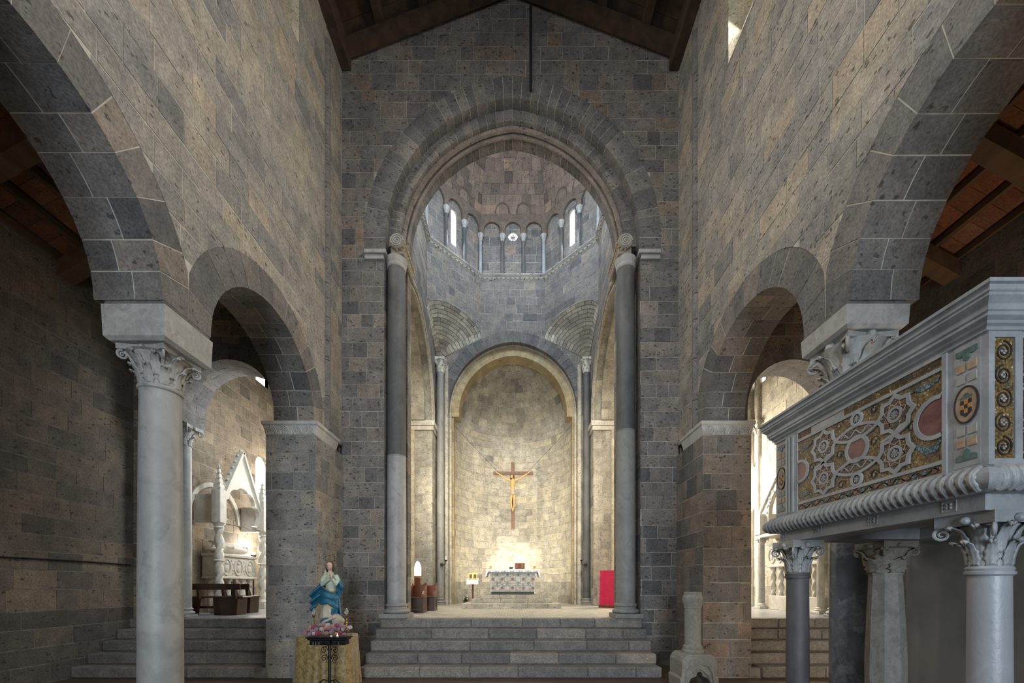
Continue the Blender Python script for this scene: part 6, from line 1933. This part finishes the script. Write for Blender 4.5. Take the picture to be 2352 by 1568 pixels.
# split the concave gable outline into convex pieces
P = [[(-hw - .05, 3.55), (hw + .05, 3.55), (hw + .05, 3.75), (0, apex), (-hw - .05, 3.75)]]
for H in foils: P = subtract(P, H)
g = G()
for p in P: g.prism(p, 0.0, 0.12, fg)
mkw(g, 'gable', WM, tmb)
for s in (-1, 1):
    g = G()
    A, B = Vector((s * (hw + .07), 3.72)), Vector((0, apex + .05))
    g.band([tuple(A), tuple(B)], .07, -.05, .14, fg, closed=False)
    for i in range(9):
        p = A.lerp(B, (i + .7) / 9.5); nrm = Vector((s * .85, .5))
        g.ball(fg(p.x + nrm.x * .06, p.y + nrm.y * .06, .04), (.035, .03, .04), 7, 5)
    mkw(g, 'gable_moulding', WM, tmb)
mkw(G().ball(fg(0, apex + .1, .05), .05, 10, 7), 'finial', WM, tmb)
for s, y in ((-1, tn), (1, tf)):
    g = G().box(xg - .12, xg + .12, y - .12, y + .12, 3.42, 4.30, .01)
    mkw(g, 'pinnacle_block', WM, tmb)
    g = G(); ztop = Z(1062, tn)
    g.add([(xg - .1, y - .1, 4.30), (xg + .1, y - .1, 4.30), (xg + .1, y + .1, 4.30), (xg - .1, y + .1, 4.30), (xg, y, ztop)], [(0, 1, 4), (1, 2, 4), (2, 3, 4), (3, 0, 4)])
    for k in range(5):
        for q in range(4):
            a = math.pi / 4 + q * math.pi / 2; rr = .14 * (1 - k / 5.5)
            g.ball((xg + rr * math.cos(a), y + rr * math.sin(a), 4.34 + (ztop - 4.34) * k / 5), .024, 6, 4)
    mkw(g, 'pinnacle', WM, tmb)
    # side wall of the canopy
    mkw(G().box(xw, xg, y - .05, y + .05, 3.46, 4.18).box(xw, xg, y - .07, y + .07, 3.42, 3.47), 'side_slab', WM, tmb)
    # twisted column
    pr = []
    nz, ns = 60, 20; v = []
    z0, z1 = HF + .30, 3.30
    for k in range(nz + 1):
        z = z0 + (z1 - z0) * k / nz
        for i in range(ns):
            a = TAU * i / ns; rr = .088 * (1 + .32 * math.cos(2 * (a - k * .27)))
            v.append((xg + rr * math.cos(a), y + rr * math.sin(a), z))
    f = [(k * ns + i, k * ns + (i + 1) % ns, (k + 1) * ns + (i + 1) % ns, (k + 1) * ns + i) for k in range(nz) for i in range(ns)]
    o = mkw(G().add(v, f), 'twisted_shaft', WM, tmb, smooth=True)
    zr_ = Z(1287, tn)
    mkw(G().lathe([(.10, zr_ - .03), (.14, zr_), (.10, zr_ + .03)], 16, (xg, y)), 'shaft_ring', WM, tmb); mkw(G().lathe([(.09, 3.26), (.12, 3.30), (.10, 3.33), (.16, 3.42)], 12, (xg, y)), 'shaft_capital', WM, tmb); g = G().box(xg - .15, xg + .15, y - .15, y + .15, HF, HF + .18, .01); g.lathe([(.14, HF + .18), (.15, HF + .22), (.10, HF + .30)], 16, (xg, y))
    mkw(g, 'shaft_base', WM, tmb)
g = G()   # blind arch on the wall behind
g.band([(0 + .95 * math.cos(math.pi * i / 16), 3.6 + .95 * math.sin(math.pi * i / 16) * 1.05) for i in range(17)], .12, -.05, 0.0, frame((xw - .03, 11.3, 0), (0, 1, 0)), closed=False)
mkw(g, 'wall_arch', WM, tmb)
# iron tie rod
mkw(G().tube([(xg, tn, 3.44), (xg, tf, 3.44)], .012, 6), 'tie_rod', M['iron'], tmb)
# sarcophagus with reliefs
s0, s1, sx1, sx2 = 10.78, 12.25, -8.44, -7.95
sar = thing('sarcophagus', 'carved white stone coffin with medallions under the gothic canopy', 'sarcophagus', ((sx1 + sx2) / 2, 11.5, HF))
mkw(G().box(sx1, sx2, s0, s1, 2.0, 2.56, .01), 'chest', WM, sar)
mkw(G().box(sx1 - .0, sx2 + .04, s0 - .04, s1 + .04, 2.56, 2.64, .01), 'lid', WM, sar)
mkw(G().box(sx1, sx2 + .03, s0 - .03, s1 + .03, 1.95, 2.01, .01), 'lower_moulding', WM, sar)
fs_ = frame((sx2, 11.5, 0), (0, 1, 0))
for u in (-.48, 0.0, .48):
    g = G().band(circ((u, 2.28), .17, 20, ry=.22), .03, -.02, 0, fs_)
    g.ball(fs_(u, 2.38, -.01), (.03, .05, .055), 8, 6); g.ball(fs_(u, 2.24, -.005), (.03, .09, .11), 8, 6)
    mkw(g, 'medallion', WM, sar)
for u in (-.24, .24, -.68, .68):
    g = G()
    for q in range(5): g.ball(fs_(u + r3.uniform(-.05, .05), 2.1 + q * .09, 0), (.02, .03, .03), 6, 4)
    mkw(g, 'relief', WM, sar)
fE = frame((0, s0, 0), (1, 0, 0))
mkw(G().band(circ((-8.2, 2.28), .18, 20, ry=.22), .025, -.02, 0, fE).prism([(-8.28, 2.35), (-8.2, 2.15), (-8.12, 2.35), (-8.12, 2.4), (-8.28, 2.4)], -.02, 0, fE), 'shield', WM, sar)
for y in (s0 + .12, 11.25, 11.8, s1 - .12):
    for x in ((sx1 + .14), (sx2 - .10)):
        if x < -8.2 and y > 11: continue
        g = G().lathe([(.10, HF), (.10, HF + .12), (.06, HF + .15), (.07, HF + .3), (.085, HF + .45), (.06, HF + .62), (.04, HF + .66)], 14, (x, y)); g.ball((x, y, HF + .76), (.065, .065, .08), 10, 8); g.box(x - .07, x + .07, y - .07, y + .07, HF + .84, 1.955)
        weld(mkw(g, 'figure_support', WM, sar), .015, 2)
ef = thing('tomb_effigy', 'white stone recumbent figure lying on the carved coffin', 'sculpture', ((sx1 + sx2) / 2, 11.5, 2.70))
g = G().ball((0, -.55, .12), (.10, .12, .11), 12, 8); g.box(-.18, .18, -.72, -.45, 0, .08, .02)
g.tube([(0, -.45, .10), (0, -.2, .13), (0, .1, .12), (0, .45, .10), (0, .6, .09)], [.13, .17, .15, .12, .10], 14)
g.tube([(.12, -.32, .14), (.16, -.1, .16), (.05, .02, .23)], [.06, .055, .04], 8); g.tube([(-.12, -.32, .14), (-.16, -.1, .16), (-.05, .02, .23)], [.06, .055, .04], 8)
for s in (-1, 1): g.ball((s * .05, .66, .14), (.045, .05, .11), 8, 6)
g.ball((0, -.62, .27), (.14, .10, .05), 10, 6)
weld(g.mk('figure', WM, ef), .018, 3)
# tomb lamp: a bright bulb at the far end of the coffin
tl = thing('tomb_lamp', 'bright lamp glaring on the wall behind the carved coffin', 'lamp', (-8.25, 12.62, HF))
G().lathe([(.10, 0), (.10, .03), (.02, .05), (.02, 1.55)], 12).mk('stand', M['iron'], tl)
G().box(-.05, .05, -.07, .07, 1.55, 1.70, .01).mk('housing', M['iron'], tl)
G().ball((0, 0.0, 1.75), (.05, .06, .05), 10, 8).mk('bulb', M['bulb'], tl)
light('POINT', 'tomb_lamp_glow', (-8.15, 12.5, 2.95), 65, (1.0, 0.93, 0.80), radius=.06)

def pew(loc, rz, L, label):
    t = thing('pew', label, 'pew', loc, rz, group='pews in the left transept')
    G().box(-L / 2, L / 2, -.02, .36, .42, .46, .008).mk('seat', M['wood_dark'], t)
    G().box(-L / 2, L / 2, -.13, -.09, .62, .77, .008).mk('back_rail', M['wood_dark'], t)
    for x in (-L * .42, L * .42):
        fr_ = frame((x - .03, 0, 0), (0, 1, 0))
        G().prism([(-.06, 0), (.30, 0), (.34, .42), (-.02, .42)], 0, -.06, fr_).mk('leg', M['wood_dark'], t)
        G().prism([(-.10, .40), (.06, .40), (-.08, .70), (-.13, .70)], 0, -.06, fr_).mk('back_post', M['wood_dark'], t)
    G().prism([(-.10, .40), (.06, .40), (-.08, .70), (-.13, .70)], 0, -.05, frame((-.1, 0, 0), (0, 1, 0))).mk('back_post', M['wood_dark'], t)
    G().box(-L * .40, L * .40, .10, .14, .16, .22).mk('stretcher', M['wood_dark'], t)
    fp_ = frame((0, .02, 0), (1, 0, 0))
    for x0_, x1_ in ((-.48, -.06), (.10, .44)):
        G().prism([(x0_ * L + .03, 0), (x1_ * L - .06, 0), (x1_ * L, .42), (x0_ * L, .42)], 0, .03, fp_).mk('front_board', M['wood_dark'], t)
pew((-7.55, 9.72, HF), math.radians(0), 1.9, 'dark wooden pew standing nearest the left aisle steps')
pew((-7.22, 10.42, HF), math.radians(0), 0.75, 'short dark pew just behind the longer pew')

# ---------------------------------------------------------------- right transept: canopy tomb
xg2 = 7.80; yn2, yf2 = 10.12, 12.52; xw2 = 8.28
t2 = thing('fluted_tomb', 'cream stone canopy tomb on fluted columns in the right transept', 'tomb', (8.0, 11.3, HF))
f2 = frame((xg2, 11.3, 0), (0, -1, 0)); hw2 = (yf2 - yn2) / 2
for y, m_ in ((yn2, M['marble_cream']), (yf2, M['capital_stone'])):
    zc_ = Z(1252, y); zt_ = Z(1232, y)
    g = G().lathe([(.085, HF + .16), (.078, zc_)], 40, (xg2, y), ripple=lambda a: 1 - .07 * abs(math.sin(a * 10)))
    mkw(g, 'fluted_shaft', m_, t2)
    g = G().box(xg2 - .16, xg2 + .16, y - .16, y + .16, HF, HF + .07, .01); g.lathe([(.14, HF + .07), (.145, HF + .11), (.10, HF + .13), (.11, HF + .15), (.085, HF + .17)], 20, (xg2, y))
    mkw(g, 'base', M['marble_cream'], t2)
    c = capital(t2, .075, zc_, zc_ + .22, .14, M['marble_cream'], 2, 6, True, .04); c.location += Vector((xg2, y, 0)) - Vector((t2.location.x, t2.location.y, t2.location.z))
zc_ = Z(1252, yf2) + .22
ent = mkw(G().box(xg2 - .12, xw2, yn2 - .14, yf2 + .14, zc_, zc_ + .10, .01).box(xg2 - .14, xw2, yf2 - .14, yf2 + .16, zc_ + .10, zc_ + .75, .01).box(xg2 - .14, xw2, yn2 - .16, yn2 + .14, zc_ + .10, zc_ + .75, .01), 'entablature', M['marble_cream'], t2)
zg = zc_ + .75
P = [[(-hw2 - .1, zc_ + .1), (hw2 + .1, zc_ + .1), (hw2 + .1, zg), (0, zg + 1.55), (-hw2 - .1, zg)]]
P = subtract(P, arch_poly(0, hw2 - .30, 0, zg - .1, zc_ - .1, 12))
g = G()
for p in P: g.prism(p, 0.0, .12, f2)
mkw(g, 'gable', M['marble_cream'], t2)
for s in (-1, 1):
    A, B = Vector((s * (hw2 + .16), zg - .02)), Vector((0, zg + 1.62)); g = G()
    g.band([tuple(A), tuple(B)], .08, -.05, .14, f2, closed=False)
    for i in range(13):
        p = A.lerp(B, (i + .5) / 13); g.ball(f2(p.x + s * .06, p.y + .05, .03), (.05, .05, .05), 7, 5)
        p = p - Vector((s * .15, .12)); g.ball(f2(p.x, p.y, -.005), (.02, .04, .04), 7, 5)
    mkw(g, 'gable_moulding', M['marble_cream'], t2)
for i in range(14):
    a = math.pi * (i + .5) / 14; mkw(G().ball(f2((hw2 - .22) * math.cos(a), zg - .1 + (hw2 - .22) * math.sin(a), -.005), (.025, .05, .05), 7, 5), 'rosette', M['marble_cream'], t2)
s2 = thing('twisted_coffin', 'cream stone coffin on small twisted columns in the right transept', 'sarcophagus', (8.05, 11.3, HF))
mkw(G().box(7.86, 8.26, 10.3, 12.3, HF, HF + .42, .01), 'plinth', M['marble_cream'], s2)
mkw(G().box(7.84, 8.26, 10.25, 12.35, HF + 1.28, HF + 1.36, .01), 'lower_moulding', M['marble_cream'], s2)
mkw(G().box(7.88, 8.26, 10.3, 12.3, HF + 1.36, HF + 1.95, .01), 'chest', M['marble_cream'], s2)
fc_ = frame((7.88, 11.3, 0), (0, -1, 0))
for i in range(6):
    u = -.85 + i * .34
    g = G().band(circ((u, HF + 1.64), .15, 14, ry=.22), .03, -.025, 0, fc_); g.ball(fc_(u, HF + 1.6, 0), (.03, .07, .12), 8, 6); g.ball(fc_(u, HF + 1.76, 0), (.03, .045, .05), 8, 6)
    mkw(g, 'relief', M['marble_cream'], s2)
for y in (10.5, 10.95, 11.4, 11.85, 12.2):
    v = []; nz, ns = 30, 14
    for k in range(nz + 1):
        for i in range(ns):
            a = TAU * i / ns; rr = .07 * (1 + .2 * math.cos(2 * (a - k * .3))); v.append((7.95 + rr * math.cos(a), y + rr * math.sin(a), HF + .42 + .86 * k / nz))
    mkw(G().add(v, [(k * ns + i, k * ns + (i + 1) % ns, (k + 1) * ns + (i + 1) % ns, (k + 1) * ns + i) for k in range(nz) for i in range(ns)]), 'twisted_column', M['marble_cream'], s2, smooth=True)
# wall pilasters with capitals in the right transept
for y, r in ((13.95, .17), (13.45, .10)):
    p = thing('half_column', 'stone half column with carved capital on the right transept wall' if r > .12 else 'thin stone shaft beside the half column of the right transept', 'pilaster', (8.28, y, HF))
    p['kind'] = 'thing'
    zc_ = Z(1003, y); zt_ = Z(968, y)
    auto_smooth(G().lathe([(r * 1.2, 0), (r * 1.2, .15), (r, .2), (r, zc_ - HF)], 20).mk('shaft', M['marble_cream'], p))
    capital(p, r * .95, zc_ - HF, zt_ - HF, r * 1.45, M['marble_cream'], 2, 6, True, .06)
    auto_smooth(G().lathe([(r * 1.05, zt_ - HF), (r * 1.05, 10.3 - HF)], 20).mk('upper_shaft', M['stone_pale'], p, tint=.4))
